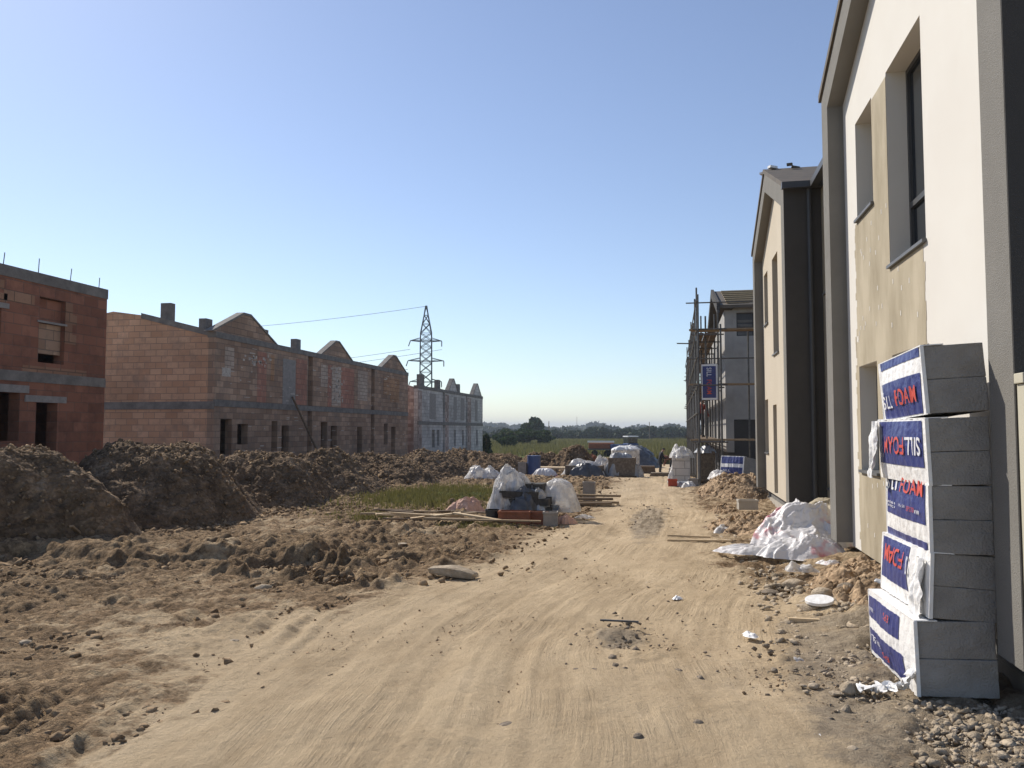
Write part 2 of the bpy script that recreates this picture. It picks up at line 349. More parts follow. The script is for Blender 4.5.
def terrain():
    ys = [1.2]
    while ys[-1] < 4500: ys.append(ys[-1]+max(.026, .0048*ys[-1]) if ys[-1] < 60 else ys[-1]*1.035)
    ys = np.array([-30, -8, -1]+ys)
    xs = [0.]
    mid = list(np.arange(-9.0, 2.6, .03))
    r = [mid[-1]]; st = .03
    while r[-1] < 3500: st *= 1.06; r.append(r[-1]+st)
    l = [mid[0]]; st = .03
    while l[-1] > -3500: st *= 1.045; l.append(l[-1]-st)
    xs = np.array(l[:0:-1]+mid+r[1:])
    Xg, Yg = np.meshgrid(xs, ys)
    # wander a little
    wx = Xg+.35*fbm(Xg*.35, Yg*.35, o=3, seed=11)
    rl = roadL(Yg); rr = roadR(Yg)
    road = sstep(rl-1.2, rl+.75, wx)*sstep(rr+.75, rr-.35, wx)*sstep(120, 85, Yg)
    near = sstep(90, 50, Yg)
    site = near*sstep(-60, -40, Xg)*sstep(60, 40, Xg)
    left = sstep(rl+.1, rl-.9, wx)*site
    right = sstep(rr-.1, rr+.6, wx)*site
    z = base_z(Xg, Yg)
    z += .035*fbm(Xg*.5, Yg*.4, o=3, seed=1)*site
    # churned dirt on the left
    ch = left*(.35+.65*sstep(-.35, .3, fbm(Xg*.45+9, Yg*.35, o=2, seed=21)))
    smoothpatch = sstep(.9, .2, np.hypot((Xg+4.6)/2.6, (Yg-6.6)/2.2))
    ch = ch*(1-.75*smoothpatch)
    z += ch*(.028*billow(Xg*1.3, Yg*1.1, 2, 31)+.045*billow(Xg*3.0, Yg*2.8, 4, 32)+.030*fbm(Xg*5, Yg*4.5, o=4, seed=41, gain=.68))+left*.018*fbm(Xg*9, Yg*8, o=3, seed=43, gain=.7)
    # bank with a broken edge running across the left
    e = Yg-(10.2+.09*(Xg+6)+.35*fbm(Xg*.7, Yg*0, o=3, seed=51))
    z += .16*sstep(-.12, .08, e)*sstep(2.5, .8, e)*sstep(-4.2, -5.6, Xg)*site
    # dug hollows
    for (cx, cy, rx, ry, d) in ((-4.9, 9.7, .55, .42, .24), (-3.85, 9.1, .42, .3, .2), (-3.9, 10.6, .8, .34, .2), (-5.6, 14.2, .7, .35, .12), (-3.1, 11.6, .5, .3, .13)):
        q = np.hypot((Xg-cx+.1*vnoise(Xg*4, Yg*4, seed=61))/rx, (Yg-cy+.1*vnoise(Xg*4, Yg*4, seed=62))/ry)
        z += -d*np.exp(-q**3*1.2)+d*.38*np.exp(-((q-1.35)/.38)**2)*(1+.8*vnoise(Xg*5, Yg*5, seed=63)+.8*vnoise(Xg*12, Yg*12, seed=64))
    # deep wheel ridges bottom left
    sx_ = Xg+.10*(Yg-5)+.12*fbm(Xg*.3, Yg*.35, o=2, seed=71)
    reg = sstep(-6.2, -5.2, Xg)*sstep(-2.9, -3.4, Xg)*sstep(8.2, 6.6, Yg)*sstep(-.5, .1, fbm(Xg*.5, Yg*.5, o=3, seed=73))
    z += reg*(.022*np.sin(2*math.pi*sx_/.17+2.5*vnoise(Xg*1.2, Yg*.5, seed=79))*sstep(-.2, .4, vnoise(Xg*.9, Yg*.4, seed=78))+.050*(1-2*np.abs(vnoise(sx_*5.2, Yg*.28, seed=74)))+.022*vnoise(sx_*11, Yg*.45, seed=75)+.012*fbm(Xg*10, Yg*9, o=3, seed=76))
    # wheel ruts along the track
    s2 = Xg-roadL(Yg)*.75+.10*fbm(Xg*0+1, Yg*.3, o=2, seed=81)
    fade = sstep(-.6, .2, vnoise(Xg*.7, Yg*.35, seed=82))
    rut = (.7*vnoise(s2*7, Yg*.22, seed=83)+.8*vnoise(s2*17, Yg*.35, seed=84)+.7*vnoise(s2*31, Yg*.5, seed=87))
    z += road*sstep(-.2, -1.2, Xg)*.012*(1-2*np.abs(vnoise(s2*6.5, Yg*.16, seed=130)))*sstep(9.5, 7, Yg)
    z += road*(.0085*rut*(.3+.7*fade)+.007*fbm(Xg*3.5, Yg*3, o=5, seed=85, gain=.62)+.007*billow(Xg*2.2, Yg*1.8, 4, 86)*sstep(-.8, .3, Xg))
    for c0, w, d in ((.55, .16, .016), (2.0, .18, .014), (1.15, .05, .014)):
        z += -d*np.exp(-((s2-c0-.05*vnoise(Xg*0, Yg*.5, seed=88))/w)**2)*road*(.5+.5*fade)
    z += right*(.03*billow(Xg*2.2, Yg*2.0, 5, 91)+.02*fbm(Xg*9, Yg*8, o=3, seed=92))
    # clumps in the middle of the track
    for (cx, cy, rx, ry, d) in ((-.55, 7.4, .32, .35, .035), (-.3, 6.6, .25, .2, .03), (.75, 6.7, .25, .12, .04), (-1.5, 4.6, .35, .14, .018), (-.55, 16.5, .55, 2.5, .03)):
        q = np.hypot((Xg-cx)/rx, (Yg-cy)/ry)
        z += d*np.exp(-q*q)*(.3+1.2*np.clip(billow(Xg*6, Yg*6, 3, 95), 0, 2))
    V = np.stack([Xg, Yg, z], 2).reshape(-1, 3)
    me = npmesh('ground', V, gridfaces(len(ys), len(xs)), True)
    sand = np.clip(road*1.0+.48*smoothpatch+.25*left*sstep(9, 5, Yg)*sstep(-5.2, -3.0, Xg)+.42*right, 0, 1)
    sand = np.maximum(sand, .40*left*sstep(-.1, .5, fbm(Xg*.6, Yg*.5, o=3, seed=101)))
    grey = .9*np.exp(-(((Xg+.55)/.42)**2+((Yg-16.5)/3.6)**2))+.75*np.exp(-(((Xg+.5)/.3)**2+((Yg-7.2)/.5)**2))
    grey += .62*sstep(.3, 1.1, Xg+.15*vnoise(Xg*2, Yg*2, seed=103))*sstep(9.5, 7.5, Yg)+.25*np.exp(-(((Xg+.1)/.5)**2+((Yg-11)/2.5)**2))
    grass = sstep(75, 88, Yg+8*vnoise(Xg*.1, Yg*.1, seed=105))
    grass = np.maximum(grass, np.exp(-(((Xg+6.2)/1.7)**2+((Yg-21.2)/3.0)**2)**2)*.85)
    grass = np.maximum(grass, .95*sstep(-9.5, -7.8, Xg)*0+sstep(62, 70, Yg)*sstep(-8, -14, Xg))
    grass = np.maximum(grass, sstep(46, 54, Yg)*sstep(1.2, 2.5, Xg)*.9)
    c = np.stack([sand, np.clip(grey, 0, 1), np.clip(grass, 0, 1), np.ones_like(sand)], 2).reshape(-1, 4)
    tr_ = me.attributes.new('track', 'FLOAT_VECTOR', 'POINT'); tv = np.stack([s2*14+.9*vnoise(Xg*.8, Yg*.6, seed=120)+.35*vnoise(Xg*3, Yg*1.5, seed=121), Yg*.55, Xg*0], 2).reshape(-1, 3); tr_.data.foreach_set('vector', tv.astype(np.float32).ravel())
    a = me.color_attributes.new('mix', 'FLOAT_COLOR', 'POINT'); a.data.foreach_set('color', c.astype(np.float32).ravel())
    return tag(link('ground', me, 'ground'), kind='structure')
terrain()

# ------------------------------------------------------------------ soil heaps
def rock_proto(seed, sub=1, amp=.35):
    bm = bmesh.new(); bmesh.ops.create_icosphere(bm, subdivisions=sub, radius=1)
    rnd = random.Random(seed)
    sx, sy, sz = rnd.uniform(.75, 1.25), rnd.uniform(.6, 1), rnd.uniform(.42, .8)
    for v in bm.verts:
        k = 1+amp*(rnd.random()-.5)*2
        v.co = Vector((v.co.x*sx, v.co.y*sy, v.co.z*sz))*k
    V = np.array([v.co[:] for v in bm.verts]); Fc = np.array([[v.index for v in f.verts] for f in bm.faces]); bm.free()
    return V, Fc
def shard(seed):
    rr = random.Random(seed); bm = bmesh.new()
    sx, sy, sz = rr.uniform(.8, 1.25), rr.uniform(.6, 1), rr.uniform(.45, .85)
    for k in range(rr.choice((8, 9, 10, 11))):
        v = Vector((rr.gauss(0, 1), rr.gauss(0, 1), rr.gauss(0, 1))).normalized()*rr.uniform(.8, 1.1); bm.verts.new((v.x*sx, v.y*sy, v.z*sz))
    r = bmesh.ops.convex_hull(bm, input=bm.verts[:]); bmesh.ops.delete(bm, geom=[g for g in r['geom_interior'] if isinstance(g, bmesh.types.BMVert)], context='VERTS')
    bmesh.ops.triangulate(bm, faces=bm.faces); bm.verts.index_update(); bm.verts.ensure_lookup_table()
    V = np.array([v.co[:] for v in bm.verts]); Fc = np.array([[v.index for v in f.verts] for f in bm.faces]); bm.free(); return V, Fc
PR = [shard(s) for s in range(8)]
def heap(name, label, cat, x, y, rx, ry, h, m, seed, group=None, lump=.16, sharp=1.25, rz=0., nr=95, na=230):
    r = np.linspace(0, 1, nr)[:, None]*np.ones((1, na)); a = np.linspace(0, 2*math.pi, na, endpoint=False)[None]*np.ones((nr, 1))
    rim = 1+.16*vnoise(np.cos(a)*1.5+seed, np.sin(a)*1.5, seed=seed)+.07*vnoise(np.cos(a)*5+seed, np.sin(a)*5, seed=seed+1)
    lx = r*np.cos(a)*rx*rim; ly = r*np.sin(a)*ry*rim
    px = lx*math.cos(rz)-ly*math.sin(rz)+x; py = lx*math.sin(rz)+ly*math.cos(rz)+y
    prof = (1-r**sharp)
    prof = prof*(1-.25*np.exp(-(r/.22)**2))+.10*np.sin(np.clip(r, 0, 1)*math.pi)
    env = np.clip((1-r)*5, 0, 1)
    z = h*prof*(1+.20*vnoise(px*.8, py*.8, seed=seed+2))+env*lump*(.16*billow(px*1.5, py*1.5, 3, seed+3)+.16*billow(px*4.5, py*4.5, 3, seed+7)+.20*fbm(px*4.2, py*4.2, o=4, seed=seed+4, gain=.62)+.12*vnoise(px*.9+py*2.5, py*.4, seed=seed+6))
    gz = base_z(px, py)
    V = np.stack([px, py, gz+z-.12], 2).reshape(-1, 3)
    me = npmesh(name, V-np.array([x, y, 0]), gridfaces(nr, na, True), True)
    o = link(name, me, m); o.location = (x, y, 0)
    rs = np.random.RandomState(seed); n = int(300*rx*ry)
    vi = rs.randint(nr*int(na*.15), len(V), n); Vs, Fs = [], []; off = 0
    rr_ = (.007+np.minimum(rs.exponential(.012, n), .06))*(1+.02*y)
    for q, r1 in zip(vi, rr_):
        Vp, Fp = PR[rs.randint(8)]; Rm = np.array(Euler(tuple(rs.uniform(-3, 3, 3))).to_matrix())
        Vs.append((Vp*r1) @ Rm.T+V[q]-np.array([x, y, 0])+rs.normal(0, .02, 3)*[1, 1, 0]+[0, 0, r1*.15]); Fs.append(Fp+off); off += len(Vp)
    tag(link('clods', npmesh('clods', np.concatenate(Vs), np.concatenate(Fs)), 'clod' if m == 'mound' else 'sandheap', o), kind='stuff')
    return tag(o, label, cat, group)
G1 = 'spoil heaps in front of the brick houses'
hl = ['dark steep soil mound at the left picture edge in front of the red brick house',
      'broad dark soil mound under the gap between the two brick buildings',
      'dark soil mound below the near corner windows of the brick terrace',
      'dark soil mound in front of the first door of the brick terrace',
      'dark soil mound left of the grass patch beneath the leaning pole',
      'dark soil mound behind the grass patch in front of the middle of the brick terrace',
      'dark soil mound at the end of the brick terrace',
      'farthest dark soil mound in the row in front of the grey block terrace']
hp = [(-10.75, 11.2, 2.35, 2.5, 2.0), (-10.6, 15.0, 2.35, 2.5, 1.84), (-10.3, 18.9, 2.1, 2.3, 1.62), (-10.4, 22.6, 2.4, 2.9, 1.40), (-10.2, 27.2, 2.4, 3.3, 1.20), (-10.2, 32.6, 2.4, 3.6, 1.25), (-10.1, 39.5, 2.4, 4.2, 1.6), (-10.2, 47.5, 2.4, 4.4, 1.65)]
hp += [(-11.6, 13.2, 1.7, 1.8, 1.05), (-11.3, 20.9, 1.8, 2.2, .95), (-10.9, 24.9, 1.9, 2.4, .85), (-10.8, 29.8, 1.9, 2.8, .95), (-10.6, 36.0, 2.0, 3.0, 1.2)]
hl += ['low dark soil saddle between the two leftmost mounds', 'dark soil hump below the second window of the brick terrace', 'dark soil hump below the fourth opening of the brick terrace', 'small dark soil hump behind the left half of the grass patch', 'dark soil hump behind the right half of the grass patch']
for i, (p, l) in enumerate(zip(hp, hl)):
    heap('soil_mound', l, 'soil mound', *p, 'mound', 200+i*10, G1, lump=.17, rz=.2, sharp=1.12)
HP = hp
heap('soil_mound', 'low dark soil pile beyond the blue barrel and wrapped pallets', 'soil mound', -7.2, 44, 2.2, 3.0, 1.35, 'mound', 310)
heap('soil_mound', 'rounded brown soil pile left of the timber crate beyond the blue barrel', 'soil mound', -5.3, 43, 1.6, 2.4, 1.75, 'mound', 320)
heap('soil_mound', 'dark soil mound on the far left beyond the white crumpled film', 'soil mound', -8.2, 37, 1.6, 2.6, 1.1, 'mound', 330)
heap('sand_heap', 'tan sand heap beside the far corner of the second rendered house', 'sand heap', 1.6, 22.8, 1.25, 1.5, .78, 'sandheap', 340, lump=.09)
heap('soil_heap', 'low brown earth heap behind the pink stained white sheet', 'earth heap', 1.5, 15.1, 1.15, 1.7, .50, 'sandheap', 350, lump=.16)
heap('soil_heap', 'low rubbly earth heap under the plinth beside the foam stack', 'earth heap', 1.95, 9.4, .75, 1.35, .34, 'sandheap', 360, lump=.2)
heap('soil_heap', 'small low earth heap where the foam offcuts lie left of the house corner', 'earth heap', 1.05, 18.5, .5, .7, .2, 'sandheap', 365, lump=.2)

# ------------------------------------------------------------------ rocks, clods, gravel
def scatter(name, pts, m, label, cat, smooth=False):
    Vs, Fs = [], []; off = 0; rnd = random.Random(5)
    HZ = base_z(np.array([p[0] for p in pts]), np.array([p[1] for p in pts]))
    for (x, y, r), hz_ in zip(pts, HZ):
        V, Fc = PR[rnd.randrange(8)]
        t = rnd.uniform(0, 6.28); tl = rnd.uniform(-.5, .5)
        Rm = np.array(Euler((tl, rnd.uniform(-.4, .4), t)).to_matrix())
        W = (V*r) @ Rm.T + np.array([x, y, hz_+r*.2])
        Vs.append(W); Fs.append(Fc+off); off += len(V)
    me = npmesh(name, np.concatenate(Vs), np.concatenate(Fs), smooth)
    return tag(link(name, me, m), label, cat, kind='stuff')
rnd = random.Random(3)
pts = []
while len(pts) < 38000:
    y = 4.2*math.exp(rnd.random()*2.1); x = rnd.uniform(-11 if y > 9 else -y*1.05, -1.6)
    pts.append((x, y, (.005+min(rnd.expovariate(88), .05))*(.8+.05*y)))
_x = np.array([p[0] for p in pts]); _y = np.array([p[1] for p in pts]); _r = np.array([p[2] for p in pts])
_k = (_x < roadL(_y)+np.random.RandomState(2).exponential(.28, len(_x))-.35)
_k &= fbm(_x*.7, _y*.7, o=3, seed=9) > np.random.RandomState(3).uniform(-.9, .5, len(_x))
_k &= ~((np.hypot((_x+4.6)/2.2, (_y-6.6)/1.8) < 1) & (np.random.RandomState(4).rand(len(_x)) < .6))
pts = [p for p, k in zip(pts, _k) if k]
for i, (hx, hy, ax_, ay_, hh) in enumerate(HP[:6]):       # crumbs lying on the feet of the heaps
    for k in range(900):
        a = rnd.uniform(-2.4, .8); q = rnd.gauss(1.03, .10)
        pts.append((hx+math.cos(a)*ax_*q, hy+math.sin(a)*ay_*q, .012+min(rnd.expovariate(38), .09)))
scatter('soil_clods', pts, 'clod', 'loose brown clods strewn over the churned dirt left of the track', 'soil clods')
pts = []
while len(pts) < 4200:
    y = rnd.uniform(3.6, 6.3); x = rnd.gauss(2.0, .42)+.25*(y-5)*.0
    if y > 5.9 and x > 1.45: continue
    if x < 1.25+(5-y)*.15 and rnd.random() < .8: continue
    if x > 2.9: continue
    pts.append((x, y, .007+min(rnd.expovariate(95), .04)))
for i in range(900):
    y = rnd.uniform(6.2, 8.6); pts.append((rnd.gauss(1.4, .25), y, .006+min(rnd.expovariate(120), .03)))
scatter('gravel', pts, 'stone', 'pale crushed gravel at the foot of the foam stack', 'gravel')
pts = []
for i in range(600):
    y = 3.7*math.exp(rnd.random()*2.0); x = rnd.uniform(-3, 1.9)
    if x < roadL(y): continue
    if x < -.9 and rnd.random() < .8: continue
    pts.append((x, y, .005+min(rnd.expovariate(130), .028)))
for c in ((-.5, 7.4, .2, 60), (-.35, 6.6, .18, 30), (.75, 6.7, .15, 40), (-.35, 5.9, .25, 12), (-.55, 16, .3, 60), (-.6, 19, .3, 50), (.1, 5.1, .4, 30)):
    for i in range(c[3]):
        pts.append((rnd.gauss(c[0], c[2]), rnd.gauss(c[1], c[2]*2), .008+min(rnd.expovariate(90), .035)*(1 if c[1] < 10 else .9)))
scatter('pebbles', pts, 'stone_dark', 'small pebbles scattered along the sandy track', 'pebbles')
pts = []
for i in range(11000):
    y = 3.6*math.exp(rnd.random()**1.2*1.6); x = rnd.uniform(-3.6, 1.6)
    if vnoise(np.array([x*1.1]), np.array([y*.8]), seed=140)[0] < rnd.uniform(-.5, .7): continue
    pts.append((x, y, .003+min(rnd.expovariate(260), .016)))
scatter('sand_crumbs', pts, 'sandheap', 'fine sandy crumbs lying over the track', 'sand crumbs')
# rubble by the house
pts = []
for i in range(1500):
    x = rnd.gauss(1.55, .42); y = rnd.gauss(9.2, 1.3)
    if x > 2.15 or x < .8: continue
    pts.append((x, y, .009+min(rnd.expovariate(52), .07)))
for i in range(350):
    pts.append((rnd.gauss(1.1, .3), rnd.gauss(14, 1.6), .015+min(rnd.expovariate(40), .06)))
scatter('rubble', pts, 'stone', 'small broken rubble heaped along the plinth of the nearest house', 'rubble')
# single stones
BIG = [bpy.data.meshes.new('x') for _ in range(0)]
def big_rock_mesh(seed, m):
    V, Fc = rock_proto(seed, 3, .0)
    n = fbm(V[:, 0]*1.3+seed, V[:, 1]*1.3, V[:, 2]*1.3, o=4, seed=seed)
    # chiselled planes
    rr = random.Random(seed)
    for k in range(7):
        d = np.array([rr.gauss(0, 1), rr.gauss(0, 1), rr.gauss(0, 1)]); d /= np.linalg.norm(d)
        t = V @ d; over = np.clip(t-rr.uniform(.5, .7), 0, 9); V = V-over[:, None]*d[None]*.9
    V = V*(1+.10*n)[:, None]
    me = npmesh('rock', V, Fc, False); me.materials.append(M[m]); return me
RM = [big_rock_mesh(i, 'stone') for i in range(4)]; RD = [big_rock_mesh(i+9, 'stone_dark') for i in range(4)]
def stone(x, y, r, label, dark=False, i=0, sz=1, rz=None, name='stone', group='loose stones along the track', sink=.3, rx=0):
    o = bpy.data.objects.new(name, (RD if dark else RM)[i % 4]); COL.objects.link(o)
    o.scale = (r, r, r*sz); o.rotation_euler = (rx, 0, rz if rz is not None else i*1.3); o.location = (x, y, H(x, y)+r*sz*sink)
    return tag(o, label, 'stone', group)
stone(1.16, 6.02, .085, 'round pale grey stone at the lower front corner of the foam stack', False, 0, 1.0)
stone(-.23, 4.83, .045, 'small pointed dark stone standing upright near the bottom middle of the track', True, 1, 1.3)
stone(-.33, 5.0, .038, 'dark flat stone just left of the small pointed stone', True, 2, .7)
stone(.11, 5.15, .05, 'rounded dark stone right of the small pointed stone', True, 3, .9)
stone(-1.01, 4.93, .065, 'flat angular dark stone at the bottom centre of the track', True, 0, .5, 0)
stone(-1.2, 4.65, .04, 'small dark stone below and left of the flat angular one', True, 1, .5)
stone(.16, 6.1, .04, 'dark rounded stone right of the track middle, above the rounded one', True, 2, .8)
stone(-.62, 6.15, .045, 'dark stone lying in the middle of the track beside its twin', True, 3, .6)
stone(-.75, 6.15, .04, 'dark stone at the left end of the mid track pair', True, 0, .6)
stone(.0, 6.25, .045, 'brown stone on the right wheel rut at mid distance', True, 1, .7)
stone(.93, 6.1, .06, 'flat grey stone lying left of the round pale stone', False, 1, .45)
stone(1.05, 5.95, .05, 'tilted grey stone touching the round pale one', False, 2, .6)
stone(.95, 4.9, .05, 'pointed brownish stone at the left edge of the gravel', False, 3, 1)
stone(-.3, 4.35, .05, 'flat pale stone on the bottom edge right of the middle', False, 0, .5)
stone(1.45, 8.9, .17, 'large brown block of broken masonry behind the white round lid', False, 1, .8)
stone(1.72, 8.9, .15, 'dark brown broken block right of the white round lid', True, 2, .9)
stone(1.3, 9.7, .16, 'tan chunk of rubble behind the broken masonry blocks', False, 3, .7)
stone(1.7, 8.1, .12, 'grey rubble chunk right of the short timber offcut', False, 0, .8)
stone(1.3, 8.5, .13, 'rough grey lump on the left side beneath the white round lid', False, 2, .7)
stone(1.0, 9.4, .13, 'flat dark slab of rubble left of the white round lid', True, 1, .4)
stone(1.9, 10.0, .13, 'brown chunk of rubble near the plinth of the nearest house', False, 1, .7)
stone(1.55, 10.6, .11, 'reddish brown rubble chunk in front of the pink stained sheet', True, 0, .7)
sl = MB(); sl.box(-.3, .3, -.13, .13, 0, .11); o = sl.build('stone_slab', 'stone', None, .03)
bm = bmesh.new(); bm.from_mesh(o.data); bmesh.ops.subdivide_edges(bm, edges=[e for e in bm.edges if e.calc_length() > .06], cuts=6, use_grid_fill=True)
vc = np.array([v.co[:] for v in bm.verts]); q = fbm(vc[:, 0]*6, vc[:, 1]*6, vc[:, 2]*6, o=4, seed=77)
for v, k in zip(bm.verts, q): v.co *= 1+.13*k; v.co.y *= 1-.35*abs(v.co.x)/.3; v.co.z *= 1-.4*(abs(v.co.x)/.3)**2
bm.to_mesh(o.data); bm.free(); o.location = (-2.72, 9.75, H(-2.72, 9.75)+.01); o.rotation_euler = (0, R(4), -.08)
tag(o, 'long pale slab lying on the dirt left of the track', 'stone')
for i, (x, y, r, l) in enumerate(((-4.6, 8.55, .1, 'rounded soil coated stone below the dug hollows'), (-6.2, 7.6, .07, 'small pale stone on the flat soil left of the hollows'),
        (-4.2, 12.2, .09, 'small white stone behind the dug hollows'), (-5.4, 6.0, .06, 'pale stone above the tyre treads at lower left'), (-3.7, 6.4, .045, 'small white stone at the inner edge of the soil'))):
    stone(x, y, r, l, False, i, .6, group='loose stones on the soil')

# ------------------------------------------------------------------ walls with openings
def wallpanel(mb, axis, c, a0, a1, z0, z1, holes, depth, sgn):
    """front plane at axis=c; openings (a0,a1,z0,z1) get reveals of the given depth; sgn = outward direction"""
    def P(a, z, t=0):
        q = c-sgn*t
        return (q, a, z) if axis == 'x' else (a, q, z)
    A = sorted({a0, a1, *[h[0] for h in holes], *[h[1] for h in holes]}); Z = sorted({z0, z1, *[h[2] for h in holes], *[h[3] for h in holes]})
    A = [a for a in A if a0 <= a <= a1]; Z = [z for z in Z if z0 <= z <= z1]
    for i in range(len(A)-1):
        for j in range(len(Z)-1):
            am = (A[i]+A[i+1])/2; zm = (Z[j]+Z[j+1])/2
            if any(h[0] < am < h[1] and h[2] < zm < h[3] for h in holes): continue
            mb.face([P(A[i], Z[j]), P(A[i+1], Z[j]), P(A[i+1], Z[j+1]), P(A[i], Z[j+1])])
            mb.face([P(A[i], Z[j], depth), P(A[i], Z[j+1], depth), P(A[i+1], Z[j+1], depth), P(A[i+1], Z[j], depth)])
    for h in holes:
        for (p, q) in (((h[0], h[2]), (h[1], h[2])), ((h[1], h[2]), (h[1], h[3])), ((h[1], h[3]), (h[0], h[3])), ((h[0], h[3]), (h[0], h[2]))):
            mb.face([P(*p), P(*q), P(*q, depth), P(*p, depth)])
    for (p, q) in (((a0, z0), (a1, z0)), ((a1, z0), (a1, z1)), ((a1, z1), (a0, z1)), ((a0, z1), (a0, z0))):
        mb.face([P(*p), P(*q), P(*q, depth), P(*p, depth)])

# ------------------------------------------------------------------ rendered gable houses (right)
def window_unit(parent, x, y0, y1, z0, z1, depth, split=None, sill=True, pane='glass', fr=.05):
    w = MB(); xf = x+depth
    w.box(xf, xf+.06, y0, y0+fr, z0, z1); w.box(xf, xf+.06, y1-fr, y1, z0, z1)
    w.box(xf, xf+.06, y0+fr, y1-fr, z0, z0+fr); w.box(xf, xf+.06, y0+fr, y1-fr, z1-fr, z1)
    if split: w.box(xf-.004, xf+.056, y0+fr, y1-fr, split-.03, split+.03)
    W = w.build('window', 'metal_dark', parent)
    MB().box(xf+.03, xf+.045, y0+fr*.9, y1-fr*.9, z0+fr*.9, z1-fr*.9).build('pane', pane, W)
    if sill: MB().box(x-.04, xf-.002, y0-.02, y1+.02, z0-.028, z0+.004).build('sill', 'metal_sill', W)
    return W
def gable_unit(root, y0, y1, wins, wallm, patch=None, knee=6.4, apex=7.62, xf=2.25, xo=2.05, cw=.4, zb=.34):
    ym = (y0+y1)/2; sl = (apex-knee)/(ym-y0)
    # frame: two columns and two rakes, one moulded mesh (outline polygon with a hole, built as four prisms butted)
    t = .42
    f = MB()
    f.prism([(y0, zb), (y0+cw, zb), (y0+cw, knee+cw*sl-t), (y0, knee-0.0)], 'x', xo, xf+.25)
    f.prism([(y1-cw, zb), (y1, zb), (y1, knee), (y1-cw, knee+cw*sl-t)], 'x', xo, xf+.25)
    f.prism([(y0, knee), (y0+cw, knee+cw*sl-t), (ym, apex-t), (ym, apex)], 'x', xo, xf+.25)
    f.prism([(y1, knee), (ym, apex), (ym, apex-t), (y1-cw, knee+cw*sl-t)], 'x', xo, xf+.25)
    f.build('gable_frame', 'grey_render', root)
    # front wall
    a0, a1 = y0+cw, y1-cw; ztop = knee+cw*sl-t
    w = MB(); holes = [(h[0], h[1], h[2], h[3]) for h in wins]
    wallpanel(w, 'x', xf, a0, a1, zb-.04, ztop, holes, .26, -1)
    w.prism([(a0, ztop), (a1, ztop), (ym, apex-t)], 'x', xf, xf+.26)
    w.build('front_wall', wallm, root)
    for h in wins: window_unit(root, xf, h[0], h[1], h[2], h[3], h[4], h[5] if len(h) > 5 else None, sill=h[2] > .6)
    p = MB(); p.box(xf+.10, xf+.3, y0+.03, y1-.03, .12, zb-.04); p.build('plinth', 'plinth', root)
    p = MB(); p.box(xf+.06, xf+.33, y0+.02, y1-.02, -.4, .118); p.build('footing', 'plinth_pale', root)
    # side walls and roof
    s = MB(); s.prism([(xo+.002, zb), (2.72, zb), (2.72, -.3), (8, -.3), (8, knee-.06), (xo+.002, knee-.06)], 'y', y0-.012, y0+.1); s.build('side_wall', 'dark_render', root)
    s = MB(); s.box(xf+.26, 8, y1-.1, y1-.004, -.3, knee-.06); s.build('side_wall', 'dark_render', root)
    s = MB(); s.box(7.9, 8.15, y0+.12, y1-.12, -.3, knee-.1); s.build('rear_wall', 'dark_render', root)
    r = MB(); th = .1
    r.prism([(y0-.12, knee-.12*sl+.004), (ym, apex+.004), (y1+.06, knee-.06*sl+.004), (y1+.06, knee-.06*sl+th), (ym, apex+th), (y0-.12, knee-.12*sl+th)], 'x', xo-.03, 8.2)
    r.build('roof', 'roof_dark', root)
    g = MB(); g.box(xo-.05, 8.2, y0-.24, y0-.125, knee-.10, knee+.02); g.build('gutter', 'metal_dark', root)
    g = MB(); g.tube((2.5, y0-.09, .1), (2.5, y0-.09, knee-.10), .045, 10); g.build('downpipe', 'metal_dark', root)

h1 = thing('rendered_house', 'nearest white rendered house with grey gable frame and tan patches around its windows', 'house', (0, 0, 0))
W1 = [(9.75, 10.60, 4.40, 5.62, .19), (7.86, 9.10, 3.53, 5.62, .2, 4.15), (9.78, 10.67, 1.31, 2.58, .19), (7.86, 9.10, .34, 2.58, .15)]
gable_unit(h1, 5.5, 11.7, W1, 'white_render')
# tan basecoat patch around the openings, 4 mm proud of the white render
pm = MB()
def patch_rects(mb, rects, x=2.246):
    for (a, b, c, d) in rects: mb.box(x, x+.0035, a, b, c, d)
patch_rects(pm, [(9.103, 9.747, 2.9, 5.58), (9.747, 10.70, 2.9, 4.368), (7.95, 9.103, 2.9, 3.498), (7.95, 10.78, 2.584, 2.9), (9.103, 9.777, .3, 2.584), (10.673, 10.80, .3, 2.584), (9.777, 10.673, .3, 1.278)])
for i in range(60):
    z = .35+i*.0905; z1 = z+.0895
    if z < 2.55 or 2.62 < z < 4.3: pm.box(2.2465, 2.2495, 10.70 if z > 2.9 else 10.80, (10.70 if z > 2.9 else 10.80)+.012+.05*abs(math.sin(i*1.7)+.5*math.sin(i*.6)), z, z1)
    if .3 < z < 3.3: pm.box(2.2465, 2.2495, 7.95-.012-.03*abs(math.sin(i*2.3)+.6*math.sin(i*.9)), 7.95, z, z1)
pm.build('basecoat_patch', 'base_coat', h1)
sp = MB()
for i in range(46):
    a = rnd.uniform(8, 10.7); z = rnd.choice([rnd.uniform(2.65, 3.45), rnd.uniform(2.65, 4.3), rnd.uniform(.4, 1.2)])
    if a < 9.6 and 3.45 < z: a = rnd.uniform(9.15, 9.7)
    sp.box(2.243, 2.2455, a, a+.022, z, z+.05)
tag(sp.build('mortar_spots', 'white_render', h1), kind='stuff')
